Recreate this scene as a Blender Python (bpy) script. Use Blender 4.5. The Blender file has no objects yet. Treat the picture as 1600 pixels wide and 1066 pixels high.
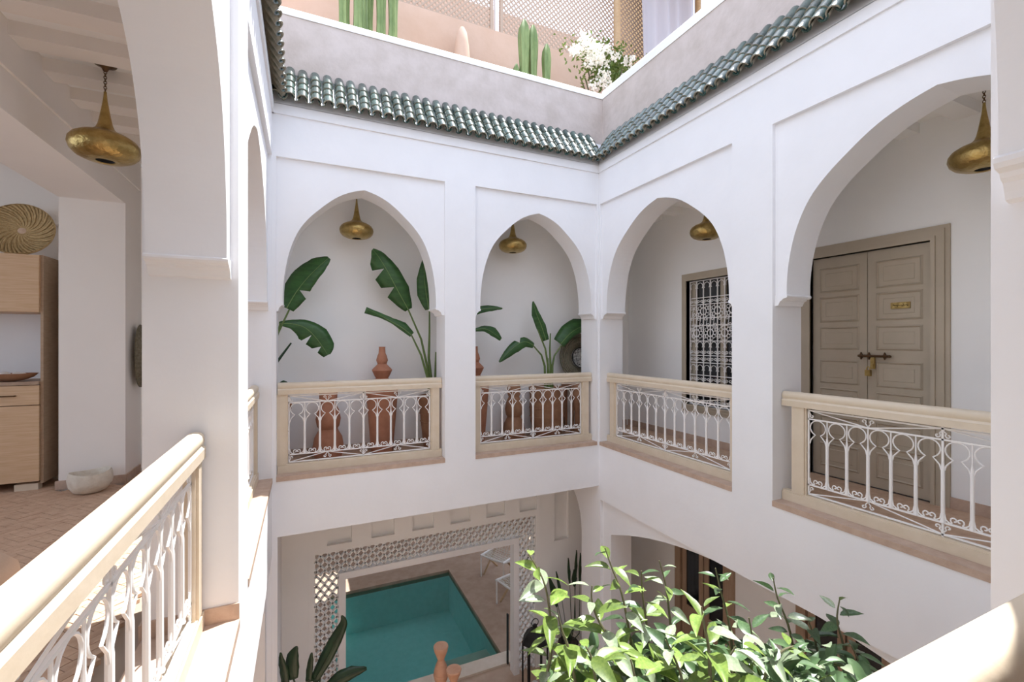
import bpy, math, random
from math import sin, cos, pi, radians, sqrt, atan2
from mathutils import Vector, Matrix
random.seed(7)
SC = bpy.context.scene
COL = SC.collection
# ------------------------------------------------------------------ camera, sky, sun, exposure
FPX, YAW, EYE = 707.0, 0.4299, 1.35
cd = bpy.data.cameras.new('camera'); cam = bpy.data.objects.new('camera', cd); COL.objects.link(cam)
cd.sensor_fit = 'HORIZONTAL'; cd.sensor_width = 36; cd.lens = FPX/1600*36; cd.clip_start = .02; cd.clip_end = 500
cam.location = (0, 0, EYE); cam.rotation_euler = (pi/2, 0, -YAW)
SC.camera = cam
w = bpy.data.worlds.new('sky'); SC.world = w; w.use_nodes = True
nt = w.node_tree; nt.nodes.clear()
wo = nt.nodes.new('ShaderNodeOutputWorld'); bg = nt.nodes.new('ShaderNodeBackground')
sky = nt.nodes.new('ShaderNodeTexSky'); sky.sky_type = 'NISHITA'; sky.sun_disc = False
sky.sun_elevation = radians(70); sky.sun_rotation = radians(68); sky.altitude = 450; sky.air_density = 1.0; sky.dust_density = 2.5; sky.ozone_density = 1.0
mixs = nt.nodes.new('ShaderNodeMixRGB'); mixs.inputs[0].default_value = .58; mixs.inputs[2].default_value = (7.6, 8.35, 9.9, 1)
nt.links.new(sky.outputs[0], mixs.inputs[1]); nt.links.new(mixs.outputs[0], bg.inputs[0]); nt.links.new(bg.outputs[0], wo.inputs[0])
bg.inputs[1].default_value = .26
sd = bpy.data.lights.new('sun', 'SUN'); sun = bpy.data.objects.new('sun', sd); COL.objects.link(sun)
sd.energy = 9.0; sd.angle = radians(.6); sd.color = (1, .98, .955)
SUND = Vector((1, .40, 3.4)).normalized()
sun.rotation_euler = SUND.to_track_quat('Z', 'Y').to_euler(); sun.location = (6, 3, 14)
SC.view_settings.view_transform = 'Standard'; SC.view_settings.look = 'None'
SC.view_settings.gamma = 1; SC.view_settings.use_curve_mapping = False
SC.view_settings.exposure = 0.31
SC.cycles.max_bounces = 16; SC.cycles.diffuse_bounces = 10; SC.cycles.transparent_max_bounces = 12; SC.cycles.sample_clamp_indirect = 8

# ------------------------------------------------------------------ points measured from the room's surveyed planes
def ray(u, v):
    a = (u-800)/FPX
    return Vector((sin(YAW)+a*cos(YAW), cos(YAW)-a*sin(YAW), (533-v)/FPX))
def at(u, v, Y):
    d = ray(u, v); return d*(Y/d.y)+Vector((0, 0, EYE))
def atd(u, v, dist):
    return ray(u, v)*dist+Vector((0, 0, EYE))

# ------------------------------------------------------------------ materials
MATS = {}
def mat(name, col, rough=.6, metal=0, noise=None, bump=0, bscale=30, spec=.5, col2=None, scale=6, trans=0, vary=0, stretch=None, coat=0):
    m = bpy.data.materials.new(name); m.use_nodes = True; n = m.node_tree.nodes; l = m.node_tree.links
    b = n['Principled BSDF']; b.inputs['Roughness'].default_value = rough; b.inputs['Metallic'].default_value = metal
    b.inputs['Base Color'].default_value = (*col, 1); b.inputs['Specular IOR Level'].default_value = spec
    if coat: b.inputs['Coat Weight'].default_value = coat; b.inputs['Coat Roughness'].default_value = .12
    tc = n.new('ShaderNodeTexCoord'); mp = n.new('ShaderNodeMapping'); l.new(tc.outputs['Object'], mp.inputs[0])
    if stretch: mp.inputs['Scale'].default_value = stretch
    last = None
    if col2:
        t = n.new('ShaderNodeTexNoise'); t.inputs['Scale'].default_value = scale; t.inputs['Detail'].default_value = 5; t.inputs['Roughness'].default_value = .6
        l.new(mp.outputs[0], t.inputs[0])
        r = n.new('ShaderNodeValToRGB'); r.color_ramp.elements[0].position = .34; r.color_ramp.elements[1].position = .66
        r.color_ramp.elements[0].color = (*col, 1); r.color_ramp.elements[1].color = (*col2, 1)
        l.new(t.outputs[0], r.inputs[0]); last = r.outputs[0]
    if vary:
        oi = n.new('ShaderNodeObjectInfo'); hs = n.new('ShaderNodeHueSaturation')
        mr = n.new('ShaderNodeMapRange'); mr.inputs[3].default_value = 1-vary; mr.inputs[4].default_value = 1+vary
        l.new(oi.outputs['Random'], mr.inputs[0]); l.new(mr.outputs[0], hs.inputs['Value'])
        if last: l.new(last, hs.inputs['Color'])
        else: hs.inputs['Color'].default_value = (*col, 1)
        last = hs.outputs[0]
    if last: l.new(last, b.inputs['Base Color'])
    if bump:
        t2 = n.new('ShaderNodeTexNoise'); t2.inputs['Scale'].default_value = bscale; t2.inputs['Detail'].default_value = 4
        l.new(mp.outputs[0], t2.inputs[0]); bp = n.new('ShaderNodeBump'); bp.inputs['Strength'].default_value = bump; bp.inputs['Distance'].default_value = .02
        l.new(t2.outputs[0], bp.inputs['Height']); l.new(bp.outputs[0], b.inputs['Normal'])
    if trans:
        tr = n.new('ShaderNodeBsdfTranslucent'); mx = n.new('ShaderNodeMixShader'); mx.inputs[0].default_value = trans
        tcol = tuple(min(1, c*k) for c, k in zip(col, (1.9, 1.6, .9)))
        tr.inputs[0].default_value = (*tcol, 1)
        if last: l.new(last, tr.inputs[0])
        l.new(b.outputs[0], mx.inputs[1]); l.new(tr.outputs[0], mx.inputs[2]); l.new(mx.outputs[0], n['Material Output'].inputs[0])
    MATS[name] = m; return m
plaster = mat('lime_plaster', (.835, .838, .855), .75, col2=(.86, .862, .878), scale=2.5, bump=.12, bscale=9, spec=.25)
plaster_in = mat('gallery_plaster', (.868, .865, .855), .8, col2=(.89, .887, .875), scale=1.6, bump=.1, bscale=7, spec=.2)
tadelakt = mat('pink_grey_tadelakt', (.52, .445, .40), .7, col2=(.61, .53, .49), scale=5, bump=.2, bscale=18, spec=.3)
peach = mat('peach_plaster', (.56, .39, .29), .85, col2=(.62, .45, .35), scale=1.8, bump=.15, bscale=12, spec=.2)
whitecap = mat('white_coping_plaster', (.86, .85, .84), .6)
bouncep = mat('bounce_tinted_plaster', (.84, .80, .755), .8, col2=(.865, .825, .78), scale=1.6, bump=.1, bscale=7, spec=.2)  # warm tone painted in for floor bounce on lounge and left gallery plaster
cream = mat('cream_paint', (.65, .545, .41), .5, col2=(.69, .59, .46), scale=9, bump=.05, bscale=40)
iron = mat('white_painted_iron', (.84, .82, .80), .45)
ledge = mat('terracotta_sill', (.46, .33, .25), .75, col2=(.55, .41, .32), scale=12, bump=.2, bscale=30)
taupe = mat('taupe_door_paint', (.44, .375, .285), .5, col2=(.48, .41, .315), scale=4, bump=.05, bscale=25)
brass = mat('hammered_brass', (.36, .25, .085), .32, 1, col2=(.55, .40, .16), scale=14, bump=.35, bscale=38)
darkm = mat('blackened_metal', (.02, .02, .02), .5, .4)
bronze = mat('old_bronze', (.15, .09, .05), .4, 1)
tileg = mat('green_glaze', (.018, .045, .038), .25, col2=(.06, .10, .085), scale=11, vary=.35, coat=.5, bump=.15, bscale=25)
tileb = mat('unglazed_clay_rim', (.42, .36, .27), .8, col2=(.20, .20, .15), scale=30)
floort = mat('bejmat_tile', (.44, .285, .19), .7, col2=(.54, .375, .26), scale=14, vary=.16, bump=.15, bscale=40)
grout = mat('grout', (.34, .27, .21), .9)
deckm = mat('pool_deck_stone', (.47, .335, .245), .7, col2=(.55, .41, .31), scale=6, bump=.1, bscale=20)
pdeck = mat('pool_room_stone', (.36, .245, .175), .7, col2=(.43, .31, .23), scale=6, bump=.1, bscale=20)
coping = mat('pale_pool_coping', (.66, .56, .45), .6, col2=(.72, .62, .52), scale=8)
poolm = mat('turquoise_pool_plaster', (.46, .76, .74), .6, col2=(.52, .82, .80), scale=9, bump=.1, bscale=15)
oak = mat('pale_oak', (.56, .36, .20), .5, col2=(.66, .46, .29), scale=3, stretch=(1.2, 5, 26), bump=.05, bscale=30)
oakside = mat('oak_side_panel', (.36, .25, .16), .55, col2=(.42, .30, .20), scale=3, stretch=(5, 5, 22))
rattan = mat('woven_rattan', (.42, .29, .13), .75, col2=(.55, .40, .20), scale=40, bump=.5, bscale=80)
oldrattan = mat('olive_woven_reed', (.14, .125, .08), .8, col2=(.24, .21, .15), scale=50, bump=.6, bscale=90)
terra = mat('terracotta', (.36, .15, .085), .8, col2=(.44, .20, .12), scale=7, bump=.15, bscale=30)
terra2 = mat('brown_terracotta', (.27, .13, .07), .75, col2=(.34, .18, .10), scale=8, bump=.15, bscale=30)
terrap = mat('pale_terracotta', (.55, .30, .19), .8, col2=(.62, .37, .25), scale=7, bump=.15, bscale=30)
soil = mat('dark_soil', (.05, .035, .025), .95, bump=.5, bscale=60)
stonew = mat('carved_pale_stone', (.62, .55, .45), .8, col2=(.72, .66, .56), scale=20, bump=.4, bscale=35)
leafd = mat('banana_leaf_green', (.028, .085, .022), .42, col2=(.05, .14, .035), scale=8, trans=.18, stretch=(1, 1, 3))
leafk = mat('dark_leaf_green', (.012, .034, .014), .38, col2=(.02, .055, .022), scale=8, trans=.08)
rib = mat('pale_leaf_rib', (.16, .26, .08), .5)
stemg = mat('green_stem', (.09, .15, .035), .5, col2=(.13, .19, .05), scale=10)
citl = mat('young_citrus_leaf', (.12, .20, .042), .34, col2=(.23, .32, .075), scale=9, trans=.22, vary=.35)
citd = mat('mature_citrus_leaf', (.05, .10, .04), .34, col2=(.095, .155, .07), scale=9, trans=.15, vary=.35)
cits = mat('sheen_toned_citrus_leaf', (.22, .29, .17), .26, col2=(.34, .40, .27), scale=8, trans=.1, vary=.25, spec=1.0)  # pale tone paints the whitish sky sheen into some of the leaves
twig = mat('grey_green_twig', (.14, .13, .07), .8)
bark = mat('citrus_bark', (.16, .12, .08), .9, bump=.4, bscale=50)
cact = mat('cactus_green', (.12, .185, .055), .55, col2=(.23, .30, .11), scale=5, stretch=(2, 2, .6))
flw = mat('white_petals', (.88, .86, .83), .7, trans=.2)
wood = mat('pale_wood', (.42, .28, .15), .6, col2=(.50, .35, .2), scale=6, stretch=(1, 8, 8))
brownw = mat('walnut_frame', (.34, .225, .15), .5, col2=(.40, .28, .19), scale=5, stretch=(8, 8, 1))
glassd = mat('dark_window_glass', (.012, .014, .018), .08, spec=.8)
curtm = mat('white_canvas', (.50, .49, .54), .85, trans=.08)
straw = mat('straw_thatch', (.36, .22, .10), .9, col2=(.50, .34, .17), scale=30, stretch=(1, 12, 1), bump=.5, bscale=50)
lattm = mat('weathered_wood_lattice', (.46, .35, .27), .8)
cushm = mat('tan_cushion', (.60, .44, .32), .9, bump=.2, bscale=60)
mirr = mat('speckled_mosaic', (.65, .65, .62), .4, col2=(.02, .02, .02), scale=45)
shell = mat('white_shells', (.78, .74, .69), .7)
rope = mat('white_rope', (.70, .68, .62), .8)
darkglass = mat('smoked_glass', (.10, .085, .075), .1, spec=.7)
signink = mat('engraved_script', (.06, .04, .02), .6)
# pool water: clear tinted surface with real reflections
wm = bpy.data.materials.new('pool_water'); wm.use_nodes = True; n = wm.node_tree.nodes; l = wm.node_tree.links; n.clear()
o_ = n.new('ShaderNodeOutputMaterial'); tr_ = n.new('ShaderNodeBsdfTransparent'); tr_.inputs[0].default_value = (.60, .86, .86, 1)
gl_ = n.new('ShaderNodeBsdfGlossy'); gl_.inputs['Roughness'].default_value = .03; fr_ = n.new('ShaderNodeFresnel'); fr_.inputs[0].default_value = 1.33
tn_ = n.new('ShaderNodeTexNoise'); tn_.inputs['Scale'].default_value = 7; bm_ = n.new('ShaderNodeBump'); bm_.inputs['Strength'].default_value = .12; bm_.inputs['Distance'].default_value = .03
mx_ = n.new('ShaderNodeMixShader'); l.new(tn_.outputs[0], bm_.inputs['Height']); l.new(bm_.outputs[0], gl_.inputs['Normal'])
l.new(fr_.outputs[0], mx_.inputs[0]); l.new(tr_.outputs[0], mx_.inputs[1]); l.new(gl_.outputs[0], mx_.inputs[2]); l.new(mx_.outputs[0], o_.inputs[0])

# ------------------------------------------------------------------ mesh helpers
class MB:
    def __init__(s): s.v = []; s.f = []; s.m = []; s.cur = 0
    def add(s, vs, fs):
        o = len(s.v); s.v += [tuple(p) for p in vs]
        for f in fs: s.f.append(tuple(i+o for i in f)); s.m.append(s.cur)
        return s
    def box(s, a, b):
        x0, y0, z0 = a; x1, y1, z1 = b
        if x0 > x1: x0, x1 = x1, x0
        if y0 > y1: y0, y1 = y1, y0
        if z0 > z1: z0, z1 = z1, z0
        return s.add([(x0,y0,z0),(x1,y0,z0),(x1,y1,z0),(x0,y1,z0),(x0,y0,z1),(x1,y0,z1),(x1,y1,z1),(x0,y1,z1)],
              [(0,3,2,1),(4,5,6,7),(0,1,5,4),(1,2,6,5),(2,3,7,6),(3,0,4,7)])
    def extr(s, poly, fn, t0, t1):
        k = len(poly); vs = [fn(p[0], p[1], t0) for p in poly]+[fn(p[0], p[1], t1) for p in poly]
        fs = [tuple(range(k-1, -1, -1)), tuple(range(k, 2*k))]+[(i, (i+1) % k, k+(i+1) % k, k+i) for i in range(k)]
        return s.add(vs, fs)
    def tube(s, pts, r, n=6, closed=False, rs=None, cap=True, flat=1):
        pts = [Vector(p) for p in pts]; k = len(pts); rings = []
        up = None
        for i, p in enumerate(pts):
            if closed: t = pts[(i+1) % k]-pts[i-1]
            else: t = pts[min(i+1, k-1)]-pts[max(i-1, 0)]
            if t.length < 1e-9: t = Vector((0, 0, 1))
            t.normalize()
            if up is None: up = Vector((0, 1, 0)) if abs(t.y) < .8 else Vector((1, 0, 0))
            a = t.cross(up)
            if a.length < 1e-4: a = t.cross(Vector((.3, .2, 1)))
            a.normalize(); b = a.cross(t).normalized(); up = b
            rr = rs[i] if rs else r
            rings.append([p+a*(rr*cos(2*pi*j/n))+b*(rr*flat*sin(2*pi*j/n)) for j in range(n)])
        vs = [q for rg in rings for q in rg]; fs = []
        for i in range(k if closed else k-1):
            o = i*n; o2 = ((i+1) % k)*n
            for j in range(n): fs.append((o+j, o+(j+1) % n, o2+(j+1) % n, o2+j))
        if cap and not closed: fs += [tuple(range(n-1, -1, -1)), tuple(range((k-1)*n, k*n))]
        return s.add(vs, fs)
    def lathe(s, prof, n=20, c=(0, 0, 0), sy=1, cap=True):
        vs = []; fs = []; k = len(prof)
        for r, z in prof:
            for j in range(n): vs.append((c[0]+r*cos(2*pi*j/n), c[1]+sy*r*sin(2*pi*j/n), c[2]+z))
        for i in range(k-1):
            for j in range(n): fs.append((i*n+j, i*n+(j+1) % n, (i+1)*n+(j+1) % n, (i+1)*n+j))
        if cap: fs += [tuple(range(n-1, -1, -1)), tuple(range((k-1)*n, k*n))]
        return s.add(vs, fs)
    def sphere(s, c, r, n=8, m=5, sz=1, jit=0):
        vs = []; fs = []
        for i in range(1, m):
            a = pi*i/m
            for j in range(n):
                q = r*(1+random.uniform(-jit, jit)); vs.append((c[0]+q*sin(a)*cos(2*pi*j/n), c[1]+q*sin(a)*sin(2*pi*j/n), c[2]+q*sz*cos(a)))
        vs += [(c[0], c[1], c[2]+r*sz), (c[0], c[1], c[2]-r*sz)]; T = len(vs)-2
        for i in range(m-2):
            for j in range(n): fs.append((i*n+j, (i+1)*n+j, (i+1)*n+(j+1) % n, i*n+(j+1) % n))
        for j in range(n): fs.append((T, j, (j+1) % n)); fs.append((T+1, (m-2)*n+(j+1) % n, (m-2)*n+j))
        return s.add(vs, fs)
    def mesh(s, name, mats, smooth=0):
        me = bpy.data.meshes.new(name); me.from_pydata(s.v, [], s.f)
        if not isinstance(mats, (list, tuple)): mats = [mats]
        for q in mats: me.materials.append(q)
        if len(mats) > 1: me.polygons.foreach_set('material_index', s.m)
        if smooth:
            me.polygons.foreach_set('use_smooth', [True]*len(me.polygons))
            me.set_sharp_from_angle(angle=radians(smooth))
        me.update(); return me
    def build(s, name, mats, parent=None, smooth=0, loc=None, rot=None):
        return put(name, s.mesh(name, mats, smooth), parent, loc, rot)
def put(name, me, parent=None, loc=None, rot=None, scale=None):
    o = bpy.data.objects.new(name, me); COL.objects.link(o)
    if parent: o.parent = parent
    if loc is not None: o.location = loc
    if rot is not None: o.rotation_euler = rot
    if scale is not None: o.scale = scale
    return o
def tag(o, label=None, cat=None, group=None, kind=None):
    if label: o['label'] = label
    if cat: o['category'] = cat
    if group: o['group'] = group
    if kind: o['kind'] = kind
    return o
def thing(name, label, cat, loc=(0, 0, 0), rz=0, group=None):
    return tag(put(name, None, None, loc, (0, 0, rz)), label, cat, group)
def S(name, mb, m, label=None, smooth=0, parent=None):
    o = mb.build(name, m, parent, smooth)
    if parent is None:
        o['kind'] = 'structure'
        if label: o['label'] = label
    return o
def copytree(o, parent=None):
    c = o.copy(); COL.objects.link(c)
    if parent: c.parent = parent
    for ch in list(o.children): copytree(ch, c)
    return c

# ------------------------------------------------------------------ the setting
XD, XC, YB, YA, T = -.287, 3.531, 4.95, .46, .37
GZ = -3.4                                   # ground floor level
fB = lambda s, z, t: (s, t, z)              # walls running along x
fC = lambda s, z, t: (t, s, z)              # walls running along y
def slab(mb, low, ztop, fn, t0, t1):
    """wall piece: lower edge is the polyline low [(s,z)], flat top"""
    P = low
    for (s0, z0), (s1, z1) in zip(P, P[1:]):
        q = [fn(s0, z0, t0), fn(s1, z1, t0), fn(s0, z0, t1), fn(s1, z1, t1)]
        if abs(s1-s0) < 1e-6: mb.add(q, [(0, 1, 3, 2)]); continue
        q += [fn(s0, ztop, t0), fn(s1, ztop, t0), fn(s0, ztop, t1), fn(s1, ztop, t1)]
        mb.add(q, [(0, 1, 5, 4), (2, 3, 7, 6), (0, 1, 3, 2), (4, 5, 7, 6)])
    for (s0, z0) in (P[0], P[-1]):
        mb.add([fn(s0, z0, t0), fn(s0, ztop, t0), fn(s0, ztop, t1), fn(s0, z0, t1)], [(0, 1, 2, 3)])
ARCH = [(1, 0), (.996, .12), (.975, .25), (.93, .40), (.86, .535), (.78, .635), (.67, .725), (.56, .795), (.42, .875), (.29, .932), (.14, .975), (0, 1)]
def smoothcurve(P, k=3):
    out = []
    for i in range(len(P)-1):
        p0 = P[max(i-1, 0)]; p1 = P[i]; p2 = P[i+1]; p3 = P[min(i+2, len(P)-1)]
        for j in range(k):
            t = j/k
            out.append(tuple(.5*((2*p1[a])+(-p0[a]+p2[a])*t+(2*p0[a]-5*p1[a]+4*p2[a]-p3[a])*t*t+(-p0[a]+3*p1[a]-3*p2[a]+p3[a])*t**3) for a in (0, 1)))
    return out+[P[-1]]
AC = smoothcurve(ARCH)
def arch_low(j0, j1, a0, a1, cap=.098, zs=1.725, za=2.94):
    """lower edge across one opening from jamb j0 to jamb j1 (arch springs at a0,a1)"""
    c = (a0+a1)/2; h = (a1-a0)/2
    L = [(j0, 0), (j0, zs), (a0, zs)]+[(c-h*x, zs+(za-zs)*y) for x, y in AC[1:]]
    L += [(c+h*x, zs+(za-zs)*y) for x, y in reversed(AC[:-1])][:-1]+[(a1, zs), (j1, zs), (j1, 0)]
    return L
CAPP = [(0, 1.64), (.010, 1.64), (.030, 1.645), (.036, 1.66), (.046, 1.678), (.062, 1.686), (.068, 1.696), (.098, 1.702), (.106, 1.712), (.106, 1.722), (.098, 1.728), (0, 1.728)]
def upper_wall(name, s0, s1, opens, fn, front, sgn, label, zc=3.56):
    """front = coordinate of the courtyard face, sgn = direction into the wall"""
    R = .035
    mb = MB(); low = [(s0, 0)]
    for (j0, j1, a0, a1) in opens: low += arch_low(j0, j1, a0, a1)
    low += [(s1, 0)]
    slab(mb, low, 3.66, fn, front+sgn*R, front+sgn*(T-R))
    fr = [(s0, 0)]
    for (j0, j1, a0, a1) in opens: fr += [(j0, 0), (j0, 3.15), (j1, 3.15), (j1, 0)]
    fr += [(s1, 0)]
    slab(mb, fr, zc, fn, front, front+sgn*R)
    slab(mb, fr, zc, fn, front+sgn*(T-R), front+sgn*T)
    slab(mb, [(s0, zc), (s1, zc)], 3.66, fn, front-sgn*.018, front+sgn*R)
    W = S(name, mb, plaster, label)
    for (j0, j1, a0, a1) in opens:
        for j, d, k in ((j0, 1, abs(a0-j0)/.098), (j1, -1, abs(a1-j1)/.098)):
            c = MB(); c.extr([(j+d*x*k, z) for x, z in CAPP], fn, front+sgn*(R-.006), front+sgn*(T-R+.006))
            c.build('capital', plaster, W)
    return W
OB = [(-.25, 1.44, -.195, 1.345), (1.804, 3.50, 1.875, 3.435)]
OC = [(.475, 2.513, .49, 2.415), (2.905, 4.93, 2.965, 4.83)]
wB = upper_wall('wall_back', XD, XC, OB, fB, YB, 1, 'white arcade wall with two pointed arches at the far side')
wC = upper_wall('wall_right', YA, YB, OC, fC, XC, 1, 'white arcade wall with two pointed arches along the right side')
wD = upper_wall('wall_left', YA, YB, OC, fC, XD, -1, 'white arcade wall with sunlit face along the left side')
OA = [(-.25, 1.355, -.195, 1.285), (1.60, 3.50, 1.70, 3.435)]
wA = upper_wall('wall_front', XD, XC, OA, fB, YA, -1, 'white arcade wall nearest the viewer with its pillar at the right')
# corner blocks joining the arcade walls (outside the openings)
mb = MB()
for x0, x1 in ((XD-T, XD), (XC, XC+T)):
    for y0, y1 in ((YB, YB+T), (YA-T, YA)):
        mb.box((x0, y0, 2.95), (x1, y1, 3.66))
S('wall_corner', mb, plaster)
# floor band and ground floor arches
mb = MB(); mb.box((XD, YB, -.56), (XC, YB+T, 0)); S('wall_back_lower', mb, plaster, 'white floor band under the far gallery')
mb = MB(); mb.box((XD, YA-T, -.9), (XC, YA, 0)); mb.box((XD, YA-T, GZ), (.1, YA, -.9)); mb.box((3.2, YA-T, GZ), (XC, YA, -.9)); S('wall_front_lower', mb, plaster)
def lower_wall(name, front, sgn):
    mb = MB()
    L = [(YA-.0, GZ), (.56, GZ), (.56, -1.14)]+[(.56+4.19*i/24, -.745-.40*abs((i-12)/12)**2.2) for i in range(1, 24)]+[(4.75, -1.14), (4.75, GZ), (YB, GZ)]
    slab(mb, L, 0, fC, front+sgn*.045, front+sgn*T)
    slab(mb, [(YA, GZ), (YA+.03, GZ), (YA+.03, -.735), (4.92, -.735), (4.92, GZ), (YB, GZ)], 0, fC, front, front+sgn*.045)
    return S(name, mb, plaster)
lower_wall('wall_right_lower', XC, 1); lower_wall('wall_left_lower', XD, -1)
# return walls beside the pool screen, the right one with a half arch and an arched recess behind
mb = MB(); mb.box((-.42, YB+T, GZ), (-.24, 5.85, -.56)); mb.box((-.287, YB, GZ), (-.24, YB+T, -.56)); S('wall_left_return', mb, plaster)
mb = MB(); arc = [(YB, GZ), (5.36, GZ), (5.36, -1.35)]+[(5.36+.49*sin(a), -1.35+.62*(1-cos(a))*1.0) for a in [pi/2*i/8 for i in range(1, 9)]]
arc = [(YB, GZ), (5.36, GZ), (5.36, -1.30)]+[(5.36+.49*(1-cos(pi/2*i/8)), -1.30+.62*sin(pi/2*i/8)) for i in range(1, 9)]
slab(mb, arc, -.56, fC, XC, XC+.16); S('wall_right_return', mb, plaster)
# room behind: back wall of the far gallery (upper) and side walls
mb = MB(); mb.box((-1.52, 5.85, -.2), (4.95, 6.0, 3.3)); S('wall_gallery_back', mb, plaster_in, 'white rear wall of the far gallery')
mb = MB()
mb.box((4.75, -1.15, -.2), (4.9, 1.93, 3.3)); mb.box((4.75, 3.0, -.2), (4.9, 3.5, 3.3)); mb.box((4.75, 4.6, -.2), (4.9, 5.85, 3.3))
mb.box((4.75, 1.93, 2.2), (4.9, 3.0, 3.3)); mb.box((4.75, 3.5, 2.17), (4.9, 4.6, 3.3)); mb.box((4.75, 3.5, -.2), (4.9, 4.6, .50))
S('wall_gallery_right', mb, plaster_in, 'white rear wall of the right gallery')
mb = MB(); mb.box((-5.2, -1.3, GZ), (4.9, -1.15, 3.3)); S('wall_gallery_front', mb, plaster_in)
# wide opening from the left gallery into the lounge
mb = MB()
mb.box((-2.03, -1.15, 2.66), (-1.55, 5.45, 3.3)); mb.box((-2.03, 5.45, -.2), (-1.55, 5.9, 3.3)); mb.box((-2.03, -1.15, 0), (-1.55, .2, 2.66))
mb.box((-1.55, -1.15, 2.90), (-1.535, 5.84, 2.925))
S('wall_gallery_left', mb, bouncep, 'plaster lintel and pillar between left gallery and lounge')
mb = MB(); mb.box((-5.2, 6.02, 0), (-1.55, 6.15, 3.3)); mb.box((-5.2, -1.15, 0), (-5.05, 6.02, .5)); mb.box((-5.2, -1.15, 2.9), (-5.05, 6.02, 3.3)); mb.box((-5.2, -1.15, .5), (-5.05, .2, 2.9)); mb.box((-5.2, 5.2, .5), (-5.05, 6.02, 2.9)); mb.box((-5.05, 5.94, 2.50), (-2.03, 6.02, 2.62)); S('wall_lounge', mb, bouncep)  # side wall left open, an unseen window added to brighten the lounge
mb = MB(); mb.box((5.3, -1.3, GZ), (5.4, 6.0, 3.3)); mb.box((4.9, -1.3, GZ), (5.3, -1.2, 3.3)); mb.box((4.9, 5.85, GZ), (5.3, 6.0, 3.3)); mb.box((4.9, -1.3, 3.2), (5.3, 6.0, 3.3)); mb.box((4.9, -1.2, -.2), (5.3, 5.85, -.02))
S('wall_light_shell_right', mb, plaster_in)  # unseen shell added behind the right gallery to stop light leaking at doors
# galleries: floor slabs and ceilings
mb = MB(); mb.box((-5.2, -1.15, -.2), (XD, YA, -.02)); mb.box((XD, -1.15, -.2), (4.75, .05, -.02)); mb.box((-5.2, YA, -.2), (XD-T+.1, 6.15, -.02))
mb.box((XC+T-.1, .05, -.2), (4.75, 5.85, -.02)); mb.box((XD-T, YB+T-.1, -.2), (XC+T, 5.85, -.02)); S('floor_gallery', mb, grout)
mb = MB(); mb.box((XC+.25, .05, -.018), (4.75, 5.85, .0)); mb.box((XD-T, YB+.25, -.018), (XC+.25, 5.85, 0)); mb.box((XD, -1.15, -.018), (4.75, .05, 0))
S('floor_gallery_tiles', mb, floort)
mb = MB(); mb.box((-5.2, -1.15, 3.2), (XD-.04, 6.02, 3.3)); mb.box((XC+.04, -1.15, 3.2), (4.9, 6.0, 3.3)); mb.box((XD-.04, YB+.04, 3.2), (XC+.04, 6.0, 3.3)); mb.box((XD-.04, -1.15, 3.2), (XC+.04, YA-.04, 3.3))
CEI = S('ceiling', mb, plaster_in)
def beam_at(a, b, mt=None):
    m_ = MB(); m_.box(a, b); m_.build('beam', mt or plaster_in, CEI)
for i in range(15): y = .15+.38*i; beam_at((-1.55, y, 3.115), (XD-T, y+.15, 3.2), bouncep); beam_at((XC+T, y, 3.115), (4.75, y+.15, 3.2))
for i in range(11): x = XD+.1+.38*i; beam_at((x, YB+T, 3.115), (x+.13, 5.85, 3.2))
for i in range(6): y = 1.6+.8*i; beam_at((-5.05, y, 3.0), (-2.03, y+.16, 3.2), bouncep)
# sills in every opening
def sill(a, b):
    m_ = MB(); m_.box(a, b); return m_.build('sill', ledge, None)
for nm, x0, x1, y0, y1 in (('B1', -.25, 1.44, YB-.006, YB+T), ('B2', 1.804, 3.50, YB-.006, YB+T), ('A1', -.25, 1.355, YA-T, YA+.006)):
    tag(sill((x0, y0, -.02), (x1, y1, .025)), kind='structure')
for nm, x0, x1, y0, y1 in (('C', XC-.006, XC+T, .475, 2.513), ('C', XC-.006, XC+T, 2.905, 4.93), ('D', XD-T, XD+.006, .475, 2.513), ('D', XD-T, XD+.006, 2.905, 4.93)):
    tag(sill((x0, y0, -.02), (x1, y1, .025)), kind='structure')
mb = MB(); mb.box((XD-T, 2.503, .0), (XD+.004, 2.513, .10)); mb.box((XD-T-.01, 2.5, 0), (XD-T, 2.92, .09)); mb.box((-2.05, 5.435, 0), (-1.54, 5.45, .08)); mb.box((-1.55, 5.45, 0), (-1.535, 5.84, .08))
mb.box((4.735, -.5, 0), (4.75, 1.87, .09)); mb.box((4.735, 3.1, 0), (4.75, 5.85, .09)); mb.box((-1.5, 5.835, 0), (4.7, 5.85, .09)); mb.box((-5, 6.0, 0), (-2.1, 6.02, .08))
S('baseboard_gallery', mb, ledge)
# ground floor: floor, rear walls, ceilings
mb = MB(); mb.box((-2.2, -1.3, GZ-.12), (5.2, 6.07, GZ)); S('floor_ground', mb, deckm)
mb = MB(); mb.box((4.75, -1.15, GZ), (4.9, 2.15, -.2)); mb.box((4.75, 3.1, GZ), (4.9, 3.86, -.2)); mb.box((4.75, 4.82, GZ), (4.9, 5.85, -.2)); mb.box((4.75, 2.15, -1.05), (4.9, 3.1, -.2)); mb.box((4.75, 3.86, -1.05), (4.9, 4.82, -.2))
mb.box((-2.2, -1.15, GZ), (-2.05, 6.0, -.2))
S('wall_ground_sides', mb, plaster_in)
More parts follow.
